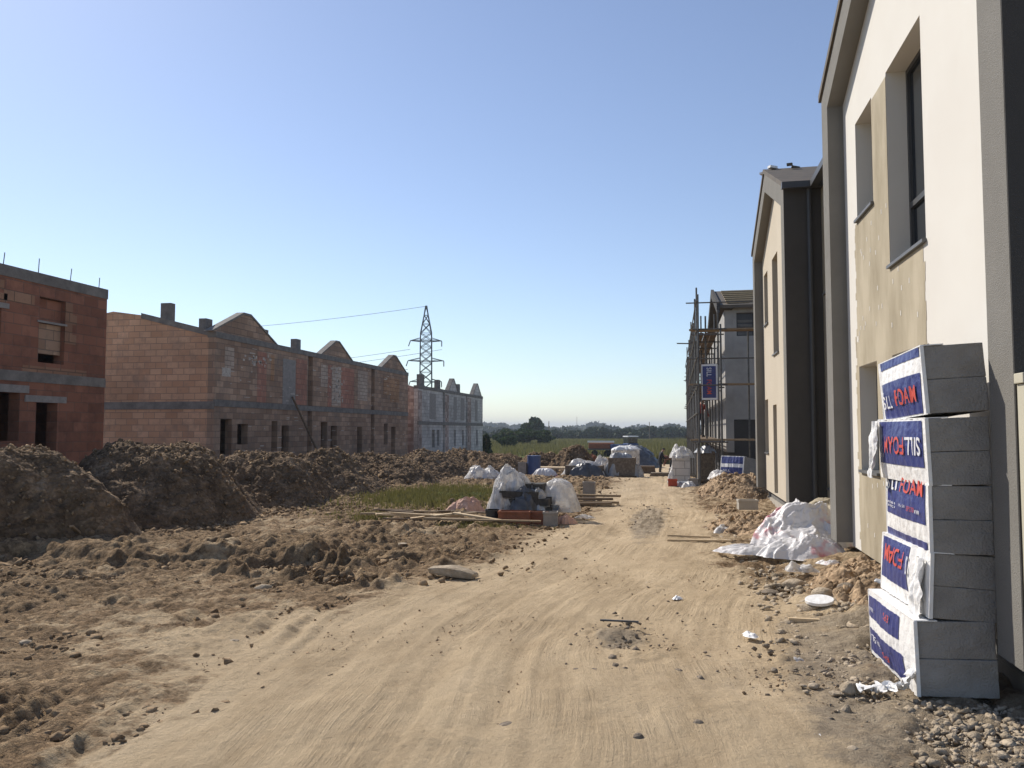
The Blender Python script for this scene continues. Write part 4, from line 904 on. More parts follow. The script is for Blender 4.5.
def bale(label, loc, L=1.05, W=.6, Hh=.465, rot=(0, 0, 0), bands=(), words=(), wrap=(0, 1), group='foam bales stacked against the nearest house', seed=0, tilt=None):
    """local frame: x across (label face at x=-W/2, facing -x), y along the label, z up; origin at the base centre"""
    t = thing('foam_bale', label, 'foam bale', loc, 0, group); t.rotation_euler = rot
    rr = random.Random(seed)
    n = 12; nb = 2
    for i in range(nb):
        z0 = Hh*i/nb; z1 = Hh*(i+1)/nb-.0015
        d = rr.uniform(-.008, .008)
        b_ = MB(); b_.box(-W/2+.012, W/2, -L/2+.004+d, L/2, z0, z1); fs = b_.build('foam_slab', 'foam', t)
        bm = bmesh.new(); bm.from_mesh(fs.data); bmesh.ops.remove_doubles(bm, verts=bm.verts, dist=1e-5); bmesh.ops.bevel(bm, geom=bm.edges[:], offset=.007, segments=2, affect='EDGES', profile=.6)
        bmesh.ops.subdivide_edges(bm, edges=[e for e in bm.edges if e.calc_length() > .1], cuts=9, use_grid_fill=True)
        vc = np.array([v.co[:] for v in bm.verts]); nz = .0055*fbm(vc[:, 0]*9+seed*3, vc[:, 1]*9+i, vc[:, 2]*9, o=3, seed=seed); 
        for v, q in zip(bm.verts, nz): v.co.y += q; v.co.z += q*.25
        bm.to_mesh(fs.data); bm.free()
    # crinkled film over the label side, wrapped a hand's width round the near end
    def film(u0, u1, v0, v1, off, m, name, parent, nu=40, nv=22):
        u = np.linspace(u0, u1, nu)[:, None]*np.ones((1, nv)); v = np.linspace(v0, v1, nv)[None]*np.ones((nu, 1))
        wob = .009*vnoise(u*16+seed, v*3, seed=seed+3)+.006*vnoise(u*34+seed, v*2.2, seed=seed+4)+.004*np.sin(u*60+6*vnoise(u*3, v*3, seed=seed))
        bulge = .03*np.sin(np.clip(v/Hh, 0, 1)*math.pi)*np.sin(np.clip((u+L/2)/L, 0, 1)*math.pi)
        xx = -W/2-bulge-.004-off+.6*wob;
        V = np.stack([xx, u, v], 2).reshape(-1, 3)
        return link(name, npmesh(name, V, gridfaces(nu, nv), True), m, parent)
    y0 = -L/2+(L)*wrap[0]; y1 = -L/2+L*wrap[1]
    fl = film(y0, y1, -.004, Hh+.004, 0, 'film_white', 'film', t, 70, 24)
    # return of the film along top, bottom and both ends
    e = MB(); e.box(-W/2-.012, -W/2+.012, -L/2-.006, -L/2+.0, .0, Hh); e.box(-W/2-.006, -W/2+.14, -L/2, L/2, Hh+.0, Hh+.007); e.box(-W/2-.008, -W/2+.06, L/2, L/2+.006, 0, Hh)
    e.build('film_edge', 'film_white' , t)
    for (v0, v1, a0, a1) in bands:
        film(-L/2+L*a0, -L/2+L*a1, Hh*v0, Hh*v1, .004, 'film_blue', 'blue_print', fl, 50, 12)
    for (body, uc, vc, w, h, m, flip) in words:
        me, V = text_mesh(body, w, h, .012 if h > .05 else .0)
        # seen from -x: reading direction is -y when upright (left of picture = far = +y)
        s = -1 if flip else 1
        yy = (-L/2+L*uc)-s*V[:, 0]; zz = Hh*vc+s*V[:, 1]
        b2_ = .03*np.sin(np.clip(zz/Hh, 0, 1)*math.pi)*np.sin(np.clip((yy+L/2)/L, 0, 1)*math.pi)
        wob = .009*vnoise(yy*16+seed, zz*3, seed=seed+3)+.006*vnoise(yy*34+seed, zz*2.2, seed=seed+4)+.004*np.sin(yy*60+6*vnoise(yy*3, zz*3, seed=seed))
        W_ = np.stack([-W/2-b2_-.017+.6*wob, yy, zz], 1)
        me.vertices.foreach_set('co', W_.astype(np.float32).ravel()); me.update(); me.name = 'lettering'
        me.materials.clear(); link('lettering', me, m, fl)
    return t
SM = lambda s, fl, u0, vs: [(s[i], u0, v, .2, .025, 'print_white', fl) for i, v in enumerate(vs)]
xs_ = 1.785
BALES = []
B = 'foam bales stacked against the nearest house'
BALES += [bale('lowest foam bale of the tall stack, blue stripes and bare white near end', (1.80, 6.50, .03), 1.10, .50, .495, (0, R(-1.5), R(2.5)),
     bands=((.60, .93, .28, .985), (.06, .42, .20, .985)), words=(('EPS', .5, .80, .14, .05, 'print_red', 1), ('SILL', .86, .30, .16, .05, 'print_white', 1), ('EPS', .55, .19, .16, .04, 'print_red', 1), ('FOAM', .70, .30, .14, .04, 'print_white', 1), ('100x50', .88, .74, .12, .03, 'print_white', 1)), seed=1)]
BALES += [bale('second foam bale from the bottom with red upside down letters and a torn white flap', (1.845, 6.50, .53), 1.10, .42, .435, (0, R(3), R(2.5)),
     bands=((.24, .96, .35, .97),), words=(('FOAM', .66, .70, .50, .13, 'print_red', 1), ('SI', .35, .66, .04, .13, 'print_white', 1)), seed=2)]
BALES += [bale('middle foam bale of the stack with a white lower stripe and small print', (1.87, 6.50, .97), 1.10, .39, .455, (0, 0, R(.5)),
     bands=((.40, .995, .06, .95), (.02, .14, .06, .95)), words=(('SILL', .77, .93, .31, .11, 'print_white', 0), ('FOAM', .32, .93, .52, .11, 'print_red', 0), ('EPS 70', .30, .58, .14, .035, 'print_red', 0), ('www', .18, .56, .10, .03, 'print_white', 0), ('izolatie', .78, .60, .26, .022, 'print_white', 0), ('termica', .78, .54, .26, .022, 'print_white', 0), ('100 x 50', .48, .60, .14, .02, 'print_white', 0)), seed=3)]
BALES += [bale('second foam bale from the top with upside down blue label and loose film', (1.855, 6.50, 1.43), 1.10, .39, .455, (0, R(-2), R(2.5)),
     bands=((.26, .97, .06, .96),), words=(('SILL', .20, .58, .27, .13, 'print_white', 1), ('FOAM', .58, .58, .50, .13, 'print_red', 1), ('100', .88, .40, .08, .03, 'print_white', 1)), seed=4)]
BALES += [bale('topmost foam bale of the stack with white and red letters on blue', (1.87, 6.50, 1.90), 1.10, .39, .465, (R(-2.2), R(-3), R(.8)),
     bands=((.02, .62, .06, .96), (.86, .995, .06, .96)), words=(('\u015aILL', .78, .33, .30, .135, 'print_white', 0), ('FOAM', .34, .33, .46, .12, 'print_red', 0)), seed=5)]
# loose film trailing at the foot and torn flap
def ribbon(name, pts, wid, m, label, cat, seed=0, up=(0, 0, 1), n=40, parent=None):
    P = [Vector(p) for p in pts]; V = []; N_ = len(P)
    for i in range(n):
        t = i/(n-1)*(N_-1); k = min(int(t), N_-2); f = t-k; p = P[k].lerp(P[k+1], f*f*(3-2*f))
        for j in range(7):
            q = (j/6-.5)*wid*(1+.4*math.sin(i*.7+seed))
            V.append((p.x+.02*math.sin(i*1.1+j), p.y+q, p.z+.018*math.sin(i*.9+j*1.7+seed)+.01*math.cos(j*2.1)))
    o = link(name, npmesh(name, np.array(V), gridfaces(n, 7), True), m, parent)
    return tag(o, label, cat) if label else o
ribbon('torn_film', [(1.2, 5.98, .05), (1.36, 5.96, .06), (1.48, 5.95, .09), (1.54, 5.96, .18)], .11, 'film_white', 'torn white film strip trailing from the lowest foam bale', 'plastic film', 1)
def flap(bale_, u0, u1, v0, v1, lift, seed, m='film_white', W=.42):
    nu, nv = 22, 22; u = np.linspace(u0, u1, nu)[:, None]*np.ones((1, nv)); v = np.linspace(v0, v1, nv)[None]*np.ones((nu, 1)); t = (u-u0)/(u1-u0); q = (v1-v)/(v1-v0)
    u = u+.05*q*vnoise(v*9, u*3, seed=seed)+.03*vnoise(v*22, u*3, seed=seed+1)*q
    xx = -W/2-.03-lift*q*(.5+.5*t)-.022*vnoise(u*22, v*7, seed=seed+2)-.01*vnoise(u*50, v*20, seed=seed+3)
    link('torn_flap', npmesh('torn_flap', np.stack([xx, u, v], 2).reshape(-1, 3), gridfaces(nu, nv), True), m, bale_)
flap(BALES[1], -.30, -.50, -.02, .38, .04, 500)
flap(BALES[3], .60, .42, .0, .45, .07, 510)
# bale on the scaffold and bale leaning on the sand heap
bale('blue labelled foam bale standing upright on the scaffold planks', (.93, 28.05, 3.40), 1.18, .5, .5, (R(90), 0, R(80)), bands=((.06, .94, .05, .95),), words=(('SILL', .78, .5, .30, .16, 'print_white', 0), ('FOAM', .36, .5, .48, .16, 'print_red', 0)), seed=7, group='loose foam bales by the scaffold')
bale('foam bale leaning on the sand heap by the scaffold, blue and white end', (1.95, 25.6, .38), .8, 1.05, .56, (R(0), R(9), R(52)), bands=((.60, .97, .03, .97), (.05, .40, .03, .97)), words=(('SILL', .7, .22, .25, .06, 'print_white', 0),), seed=8, group='loose foam bales by the scaffold')

# ------------------------------------------------------------------ plastic sheets, pallets and clutter
def sheet(name, x, y, rx, ry, h, m, seed, rz=0, flat=.5, amp=.12, parent=None, nr=60, na=120, zoff=0, edge=.25, square=2.):
    r = np.linspace(0, 1, nr)[:, None]*np.ones((1, na)); a = np.linspace(0, 2*math.pi, na, endpoint=False)[None]*np.ones((nr, 1))
    ca, sa = np.cos(a), np.sin(a); sq = (np.abs(ca)**square+np.abs(sa)**square)**(-1/square)
    rim = (1+edge*vnoise(ca*1.8+seed, sa*1.8, seed=seed)+edge*.4*vnoise(ca*6+seed, sa*6, seed=seed+1))*sq
    lx = r*ca*rim*rx; ly = r*sa*rim*ry
    prof = (1-np.clip(r, 0, 1)**(1.7+3*flat))**.9
    u, v = lx/rx, ly/ry
    wx = u+.3*vnoise(u*2+seed, v*2, seed=seed+2); wy = v+.3*vnoise(u*2, v*2+seed, seed=seed+3)
    big = vnoise(wx*1.7, wy*1.7, seed=seed+4)+.5*vnoise(wx*3.6, wy*3.6, seed=seed+5)
    cr = 1-np.abs(vnoise(wx*3.5, wy*3.5, seed=seed+8))*3
    cr = np.maximum(cr, 0)+.5*np.maximum(1-np.abs(vnoise(wx*8, wy*8, seed=seed+9))*3, 0)+.25*np.maximum(1-np.abs(vnoise(wx*17, wy*17, seed=seed+10))*3, 0)
    pleat = vnoise(a*4, r*1.2, seed=seed+6)*r+.5*vnoise(a*11, r*2, seed=seed+12)*r
    z = h*(prof*(1+1.5*amp*big)+.45*amp*cr*(.25+prof)+.06*pleat)
    z = np.maximum(z, .012)+zoff
    lx = lx+rx*.07*vnoise(u*5, v*5, z*4, seed=seed+7)
    V = np.stack([lx, ly, z], 2).reshape(-1, 3)
    o = link(name, npmesh(name, V, gridfaces(nr, na, True), True), m, parent)
    if parent is None: o.location = (x, y, H(x, y)); o.rotation_euler = (0, 0, rz)
    else: o.location = (x, y, 0); o.rotation_euler = (0, 0, rz)
    return o
# main wrapped pallet
p = thing('wrapped_pallet', 'dark block pile half covered by crumpled clear film, nearest at the left track edge', 'pallet', (-2.95, 15.9, 0))
bl = MB(); rr = random.Random(4)
for i in range(5):
    for j in range(3):
        for k in range(4):
            if k == 3 and (i in (0, 4) or j == 0): continue
            if k == 2 and i == 4: continue
            bl.box(-.5+i*.215, -.5+i*.215+.2, -.25+j*.26, -.25+j*.26+.245, .18+k*.14, .18+k*.14+.13, Euler((0, rr.uniform(-.05, .05), rr.uniform(-.1, .1))).to_matrix(), (rr.uniform(-.02, .02), 0, 0))
bl.build('block_pile', 'block_dark', p, 0)
MB().box(-.62, .5, -.34, .6, .03, .17).build('timber_pallet', 'wood_dark', p)
sheet('plastic_cover', -.28, .22, .55, .50, .90, 'plastic', 11, .3, .35, .13, p)
sheet('plastic_cover', .22, -.02, .36, .38, .64, 'plastic_grey', 13, .1, .45, .14, p)
sheet('plastic_cover', -.45, -.08, .28, .26, .62, 'plastic', 12, 1.0, .4, .15, p)
sheet('dark_wrap', .02, -.12, .52, .30, .50, 'plastic_dark', 14, 0, .5, .2, p)
wb = sheet('bulk_bag', -2.33, 16.35, .42, .36, .62, 'plastic', 15, .35, .6, .05, edge=.12, square=2.6, zoff=.16); tag(wb, 'taut white bulk bag leaning at the right of the film covered blocks', 'bag')
bd = MB(); bd.box(-.02, .02, -.4, .4, 0, .32, Euler((0, R(35), R(10))).to_matrix(), (-2.45, 16.0, .02)); tag(bd.build('board', 'lintel'), 'grey board propped under the white bulk bag', 'board')
def crate(name, x, y, w, d, h, m, label, cat, rz=0, z=None):
    z = H(x, y) if z is None else z
    c = MB(); t_ = .02
    c.box(-w/2, w/2, -d/2, -d/2+t_, 0, h); c.box(-w/2, w/2, d/2-t_, d/2, 0, h); c.box(-w/2, -w/2+t_, -d/2+t_, d/2-t_, 0, h); c.box(w/2-t_, w/2, -d/2+t_, d/2-t_, 0, h); c.box(-w/2+t_, w/2-t_, -d/2+t_, d/2-t_, 0, t_)
    c.box(-w/2-.012, w/2+.012, -d/2-.012, -d/2, h-.04, h); c.box(-w/2-.012, -w/2, -d/2, d/2, h-.04, h)
    o = c.build(name, m); o.location = (x, y, z-.01); o.rotation_euler = (0, 0, rz); return tag(o, label, cat)
crate('crate', -3.02, 15.3, .60, .3, .27, 'terracotta', 'reddish brown crate at the foot of the film covered blocks', 'crate', .05)
crate('crate', -2.55, 15.42, .34, .25, .26, 'terracotta', 'smaller rusty crate between the brown crate and the grey tub', 'crate', -.2)
crate('tub', -2.33, 15.3, .27, .25, .27, 'lintel', 'pale grey tub at the right foot of the film covered blocks', 'tub', .1)
def bucket(x, y, r, h, m, label, lid=None):
    t = thing('bucket', label, 'bucket', (x, y, H(x, y)-.01))
    b_ = MB(); b_.tube((0, 0, 0), (0, 0, h), r*.82, 18, r); b_.tube((0, 0, h-.03), (0, 0, h), r*1.07, 18); b_.build('bucket_body', m, t)
    hd = MB(); P = [(math.cos(a)*r*1.02, -.01-math.sin(a)*r*.3, h-.02-math.sin(a)*r*.7) for a in np.linspace(0, math.pi, 9)]
    for i in range(8): hd.tube(P[i], P[i+1], .006, 5)
    hd.build('bucket_handle', 'steel', t); return t
bucket(-3.48, 15.35, .13, .28, 'bucket', 'black bucket at the left foot of the film covered blocks')
sheet_o = sheet('crumpled_sack', -2.1, 15.55, .2, .16, .16, 'sack_pink', 17, 0, .3, .25); tag(sheet_o, 'reddish crumpled sack right of the grey tub', 'sack')
sheet_o = sheet('crumpled_sack', -4.55, 17.4, .42, .30, .27, 'sack_pink', 18, .3, .3, .25); tag(sheet_o, 'pale pink crumpled sack lying beside the grass', 'sack')
sheet_o = sheet('crumpled_film', -7.1, 29.8, .75, .5, .42, 'plastic', 19, 0, .3, .28); tag(sheet_o, 'crumpled whitish film lying before the far soil mounds', 'plastic film')
sheet_o = sheet('crumpled_film', -1.85, 16.6, .2, .15, .06, 'plastic', 27, 0, .3, .25); tag(sheet_o, 'small flattened scrap of film right of the reddish sack', 'plastic film')
# far pallets
p = thing('wrapped_pallet', 'low pallet of grey slabs under a white film top, beyond the film covered blocks', 'pallet', (-3.85, 35, H(-3.85, 35)))
MB().box(-.8, .8, -.4, .5, .12, .50).build('slab_stack', 'stone_dark', p, .02); MB().box(-.85, .85, -.45, .5, 0, .118).build('timber_pallet', 'wood_dark', p)
sheet('plastic_cover', 0, .1, .92, .55, .70, 'plastic', 21, 0, .5, .10, p, square=4); sheet('dark_wrap', .08, -.25, .78, .42, .54, 'plastic_dark', 22, 0, .75, .08, p, square=5)
p = thing('wrapped_pallet', 'pallet in grey torn wrapping below the tall white bulk bag', 'pallet', (-2.3, 35.5, H(-2.3, 35.5)))
MB().box(-.55, .6, -.4, .5, .1, .85).build('slab_stack', 'stone_dark', p, .02); MB().box(-.6, .65, -.45, .5, 0, .098).build('timber_pallet', 'wood_dark', p)
sheet('plastic_cover', -.05, .05, .72, .5, .98, 'plastic_grey', 23, .1, .7, .06, p, square=5)
sheet('plastic_cover', -.85, .1, .42, .35, .85, 'plastic', 24, .1, .3, .15, p)
sheet('plastic_cover', .62, .0, .35, .3, .55, 'plastic', 29, .1, .3, .15, p)
bb = thing('bulk_bag', 'tall square white bulk bag on the left edge of the far track', 'bag', (-2.35, 39, H(-2.35, 39)), .2)
b_ = MB(); b_.box(-.62, .62, -.5, .5, .05, 1.35); b_.build('bag_body', 'plastic', bb, .10)
sheet('bag_top', 0, 0, .68, .55, .22, 'film_white', 25, 0, .6, .15, bb, square=4, zoff=1.25)
ct = thing('timber_crate', 'pale timber crate loaded with rusty scrap beyond the wrapped pallets', 'crate', (-5.35, 52, H(-5.35, 52)))
cr = MB()
for k in range(4): cr.box(-.75, .75, -.52, -.48, .05+k*.2, .20+k*.2)
for k in range(4): cr.box(-.78, -.74, -.5, .5, .05+k*.2, .20+k*.2); cr.box(.74, .78, -.5, .5, .05+k*.2, .20+k*.2)
for xx in (-.7, 0, .62): cr.box(xx, xx+.1, -.56, -.522, 0, .86)
cr.build('crate_slats', 'wood_pale', ct); sheet('scrap_load', 0, 0, .7, .5, 1.05, 'terracotta', 26, 0, .5, .15, ct)
def barrel(x, y, label):
    t = thing('barrel', label, 'barrel', (x, y, H(x, y)))
    b_ = MB(); b_.tube((0, 0, 0), (0, 0, .9), .29, 20)
    b_.build('barrel_body', 'blue', t)
    for z in (.28, .58, .88): MB().tube((0, 0, z), (0, 0, z+.025), .302, 20).build('barrel_rim', 'blue', t)
barrel(-6.1, 35.2, 'blue barrel beside the white and red sack left of the wrapped pallets')
crate('tub', -6.6, 35.2, .35, .4, .62, 'lintel', 'grey tub just left of the blue barrel', 'tub')
MB_ = MB(); MB_.box(-.75, .75, -.5, .5, .35, .42); MB_.box(-.7, -.6, -.4, .4, 0, .35); MB_.box(.6, .7, -.4, .4, 0, .35); o = MB_.build('work_table', 'wood_pale'); o.location = (-5.3, 36.2, H(-5.3, 36.2)); tag(o, 'low timber trestle behind the white and red sack', 'table')
o = sheet('cement_sack', -5.45, 34.2, .55, .4, .36, 'plastic_pink', 28, 0, .6, .06, square=3); tag(o, 'white and red sack in front of the blue barrel', 'sack')
o = sheet('dark_tarpaulin', -3.3, 66, 2.1, 1.5, 1.7, 'plastic_dark', 30, -.4, .15, .1); tag(o, 'dark blue sloping tarpaulin heap behind the tall white bulk bag', 'tarpaulin')
# pallets of pavers near workers
for (x, y, w, h, l, m) in ((-2.1, 56, 1.5, .5, 'stack of dark timber left of the two workers on the far track', 'wood_dark'), (-.9, 47, 1.1, .22, 'low pallet of grey pavers at the feet of the two workers', 'stone_dark'), (.1, 49, 1.1, .5, 'small pallet of grey slabs right of the two workers', 'block_grey')):
    t = thing('material_stack', l, 'pallet', (x, y, H(x, y)))
    for k in range(3): MB().box(-w/2+.03*k, w/2-.02*k, -.4, .4, k*h/3+.004*k, (k+1)*h/3).build('layer', m, t)

# blue tractor in the distance
tr = thing('blue_tractor', 'small blue tractor with dark wheels in the distance beyond the timber crate', 'tractor', (-5.6, 92, H(-5.6, 92)), R(-60))
MB().box(-.45, .45, -1.7, .1, .75, 1.35).build('bonnet', 'blue', tr, .08)
MB().box(-.65, .65, .1, 1.4, .8, 1.45).build('cab_base', 'blue', tr, .05)
c = MB(); c.box(-.6, .6, .15, 1.3, 1.452, 2.15); c.build('cab_glass', 'glass', tr, .03)
MB().box(-.68, .68, .1, 1.4, 2.152, 2.28).build('cab_roof', 'film_white', tr, .04)
for sx in (-1, 1):
    MB().tube((sx*.62, .95, .62), (sx*.95, .95, .62), .62, 20).build('wheel', 'tyre', tr); MB().tube((sx*.55, -1.3, .4), (sx*.8, -1.3, .4), .4, 18).build('wheel', 'tyre', tr)
tl = thing('farm_trailer', 'flat trailer with a white rail and rusty load left of the blue tractor', 'trailer', (-8.2, 92, H(-8.2, 92)))
MB().box(-1.5, 1.5, -.8, .8, .7, .85).build('bed', 'steel', tl); MB().box(-1.5, 1.5, -.8, -.75, 1.55, 1.75).build('rail', 'film_white', tl); MB().box(-1.4, 1.4, -.7, .7, .852, 1.5).build('load', 'terracotta', tl, .1)
for sx in (-.7, .7): MB().tube((sx, -.85, .35), (sx, -.65, .35), .35, 16).build('wheel', 'tyre', tl)

# timber offcuts
def plank(x, y, L_, w, t_, rz, ry, m, label, z=.03, group='timber offcuts on the dirt', name='timber_plank'):
    b_ = MB(); b_.box(-L_/2, L_/2, -w/2, w/2, -t_/2, t_/2); o = b_.build(name, m, None, .003)
    o.location = (x, y, H(x, y)+z+abs(math.sin(ry))*L_/2*.6); o.rotation_euler = (0, ry, rz); return tag(o, label, 'plank', group)
pl = [(-4.75, 15.0, 1.5, .12, .03, .85, .12, 'wood_pale', 'long pale plank pointing to the lower left of the timber litter'), (-4.35, 15.5, .8, .16, .05, .1, 0, 'wood_pale', 'short thick pale board left of the black bucket'),
      (-5.1, 15.3, 1.2, .1, .03, .5, .05, 'wood', 'weathered lath at the left of the timber litter'), (-5.5, 15.9, .9, .12, .03, .2, .06, 'wood_dark', 'dark board nearest the weeds in the timber litter'),
      (-4.7, 16.0, 1.1, .1, .03, .3, .04, 'wood', 'brown lath below the pink sack'), (-4.2, 14.9, 1.0, .10, .04, .05, 0, 'wood', 'thin board running towards the front of the black bucket'),
      (-3.4, 14.85, 1.9, .09, .03, .02, 0, 'wood', 'long thin lath lying in front of the crates'), (-5.0, 14.5, .8, .14, .03, 1.0, .1, 'wood_dark', 'dark splintered board in front of the timber litter')]
for k, w_ in enumerate(('first', 'second', 'third', 'fourth', 'fifth', 'sixth', 'seventh', 'eighth', 'ninth')):
    pl.append((-5.9+.27*k, 15.6+.5*math.sin(k*2.1), .7+.35*abs(math.sin(k*1.7)), .09+.05*(k % 3)/2, .03, .25+.55*math.sin(k*1.3), .10*math.sin(k), ('wood', 'wood_dark', 'wood_pale')[k % 3], w_+' from the left among the small crossed boards beside the weeds'))
for a in pl: plank(*a, z=.12)
for k, (x, y, L_, rz, z) in enumerate(((-2.0, 19.8, 1.3, .05, .05), (-2.1, 19.9, 1.2, .12, .12), (-1.95, 20.1, 1.25, -.06, .19), (-2.0, 19.5, 1.0, .3, .04))):
    plank(x, y, L_, .14, .05, rz, 0, 'wood_dark' if k % 2 else 'wood', ('lowest', 'second', 'topmost', 'frontmost')[k]+' board of the timber stack right of the white bulk bag', z, 'boards stacked behind the bulk bag')
crate('block_stub', -2.15, 20.6, .3, .25, .5, 'lintel', 'upright grey concrete block behind the white bulk bag', 'concrete block')
plank(1.22, 7.98, .42, .045, .04, -.03, 0, 'wood_pale', 'pale round batten in front of the white round lid', .03, 'offcuts beside the lid')
plank(1.56, 7.95, .13, .06, .05, .05, 0, 'wood_pale', 'short orange brown offcut right of the pale batten', .03, 'offcuts beside the lid')
plank(-8.9, 10.9, 1.0, .05, .03, 2.0, .35, 'wood', 'thin stick lying on the foot of the leftmost soil mound', .12, None, 'stick')
plank(-.52, 7.55, .35, .02, .015, 0, 0, 'metal_dark', 'dark thin scrap strip on the clod patch in the track', .06, None, 'scrap_strip')
plank(.35, 13.3, 1.0, .05, .03, .1, 0, 'wood_pale', 'thin pale lath lying left of the low earth heap', .05, None)
plank(.2, 13.8, .7, .04, .03, -.15, 0, 'wood_pale', 'short pale lath beside the low earth heap', .05, None)
plank(1.35, 12.3, .5, .25, .02, .3, .2, 'wood_pale', 'pale cardboard like board under the left side of the pink stained sheet', .1, None, 'board')
lid = thing('white_disc', 'white round lid resting on rubble beside the foam stack', 'disc', (1.37, 8.5, .115)); lid.rotation_euler = (R(8), R(-4), 0)
MB().tube((0, 0, 0), (0, 0, .03), .135, 32).build('lid_disc', 'film_white', lid, .004)
bt = thing('spray_can', 'small can with an orange red cap lying on the rubble by the foam stack', 'can', (2.0, 8.6, .30)); bt.rotation_euler = (R(90), R(12), R(40))
MB().tube((0, 0, -.1), (0, 0, .08), .032, 14).build('can_body', 'plastic_grey', bt); MB().tube((0, 0, .082), (0, 0, .14), .034, 14).build('can_cap', 'print_red', bt)
for i, (x, y, r, l, m) in enumerate(((1.4, 10.1, .2, 'crumpled white paper in front of the pink stained sheet', 'plastic'), (.0, 8.9, .07, 'tiny white scrap near the middle of the track', 'film_white'), (.62, 7.45, .08, 'small white paper scrap left of the lid', 'film_white'), (.9, 6.75, .07, 'white film scrap left of the lowest foam bale', 'plastic'),
        (.85, 14.6, .26, 'crumpled white film on the left foot of the low earth heap', 'plastic'), (.35, 26, .35, 'dirty white film beside the tall wrapped pallet', 'plastic'), (1.75, 10.2, .12, 'torn pinkish paper in the rubble', 'plastic_pink'), (.8, 5.1, .05, 'small pale paper scrap left of the gravel', 'film_white'),
        (1.25, 24.4, .5, 'crumpled white film on top of the sand heap by the leaning foam bale', 'plastic'))):
    o = sheet('litter', x, y, r, r*.7, r*.45, m, 60+i*3, i, .3, .25, nr=24, na=40, zoff=(.1 if i in (0, 6) else (.35 if i == 8 else 0)), edge=.4); tag(o, l, 'litter')
# pink stained sheet by the house
ps = thing('plastic_sheet', 'large white plastic sheet with pink stains heaped by the corner of the nearest house', 'plastic sheet', (1.55, 11.9, 0.1))
sheet('sheet_body', .25, .35, .80, .68, .54, 'plastic_pink', 71, .2, .22, .16, ps, edge=.15, nr=90, na=180)
sheet('sheet_fold', .12, -.42, .58, .34, .24, 'plastic_pink', 72, 0, .35, .2, ps, edge=.2, nr=70, na=150)
sheet('sheet_tail', -.5, -.1, .60, .28, .12, 'plastic_pink', 73, .15, .4, .25, ps, edge=.25, nr=60, na=140)
o = sheet('tarpaulin', 2.4, 14.2, .55, .8, .55, 'base_coat', 75, 0, .4, .08); tag(o, 'beige tarpaulin heap in the recess between the two rendered houses', 'tarpaulin')
# tall wrapped pallet + neighbours near the scaffold
tp = thing('wrapped_pallet', 'tall grey pallet with crumpled film on top beside the scaffolding', 'pallet', (.18, 28.6, H(.18, 28.6)))
MB().box(-.30, .30, -.4, .4, .04, .95).build('slab_stack', 'block_grey', tp, .03); sheet('plastic_cover', 0, 0, .38, .45, .38, 'plastic', 81, 0, .5, .25, tp, zoff=.85, square=3)
sheet('plastic_skirt', -.28, -.2, .2, .3, .5, 'plastic', 82, 0, .3, .2, tp)
MB().box(-.33, .33, -.42, .42, -.02, .04).build('timber_pallet', 'wood_dark', tp)
tp = thing('wrapped_pallet', 'darker pallet of blocks standing under the scaffolding', 'pallet', (1.05, 29.6, H(1, 29.6)))
MB().box(-.3, .3, -.4, .4, .04, 1.1).build('slab_stack', 'stone_dark', tp, .03); sheet('plastic_cover', 0, 0, .34, .45, .2, 'plastic_grey', 83, 0, .5, .25, tp, zoff=1.02, square=3)
crate('crate', -.1, 26.3, .28, .3, .26, 'red', 'bright red crate at the foot of the tall grey pallet', 'crate')
o = sheet('cement_sack', .2, 26.7, .28, .2, .16, 'plastic_grey', 84, 0, .6, .06); tag(o, 'grey sack right of the bright red crate', 'sack')
crate('concrete_block', .55, 26.8, .3, .25, .26, 'lintel', 'grey hollow block between the grey sack and the scaffolding', 'concrete block')
crate('concrete_block', 1.42, 17.2, .38, .25, .2, 'plinth_pale', 'pale hollow block at the far corner of the second rendered house', 'concrete block', .1, .2)

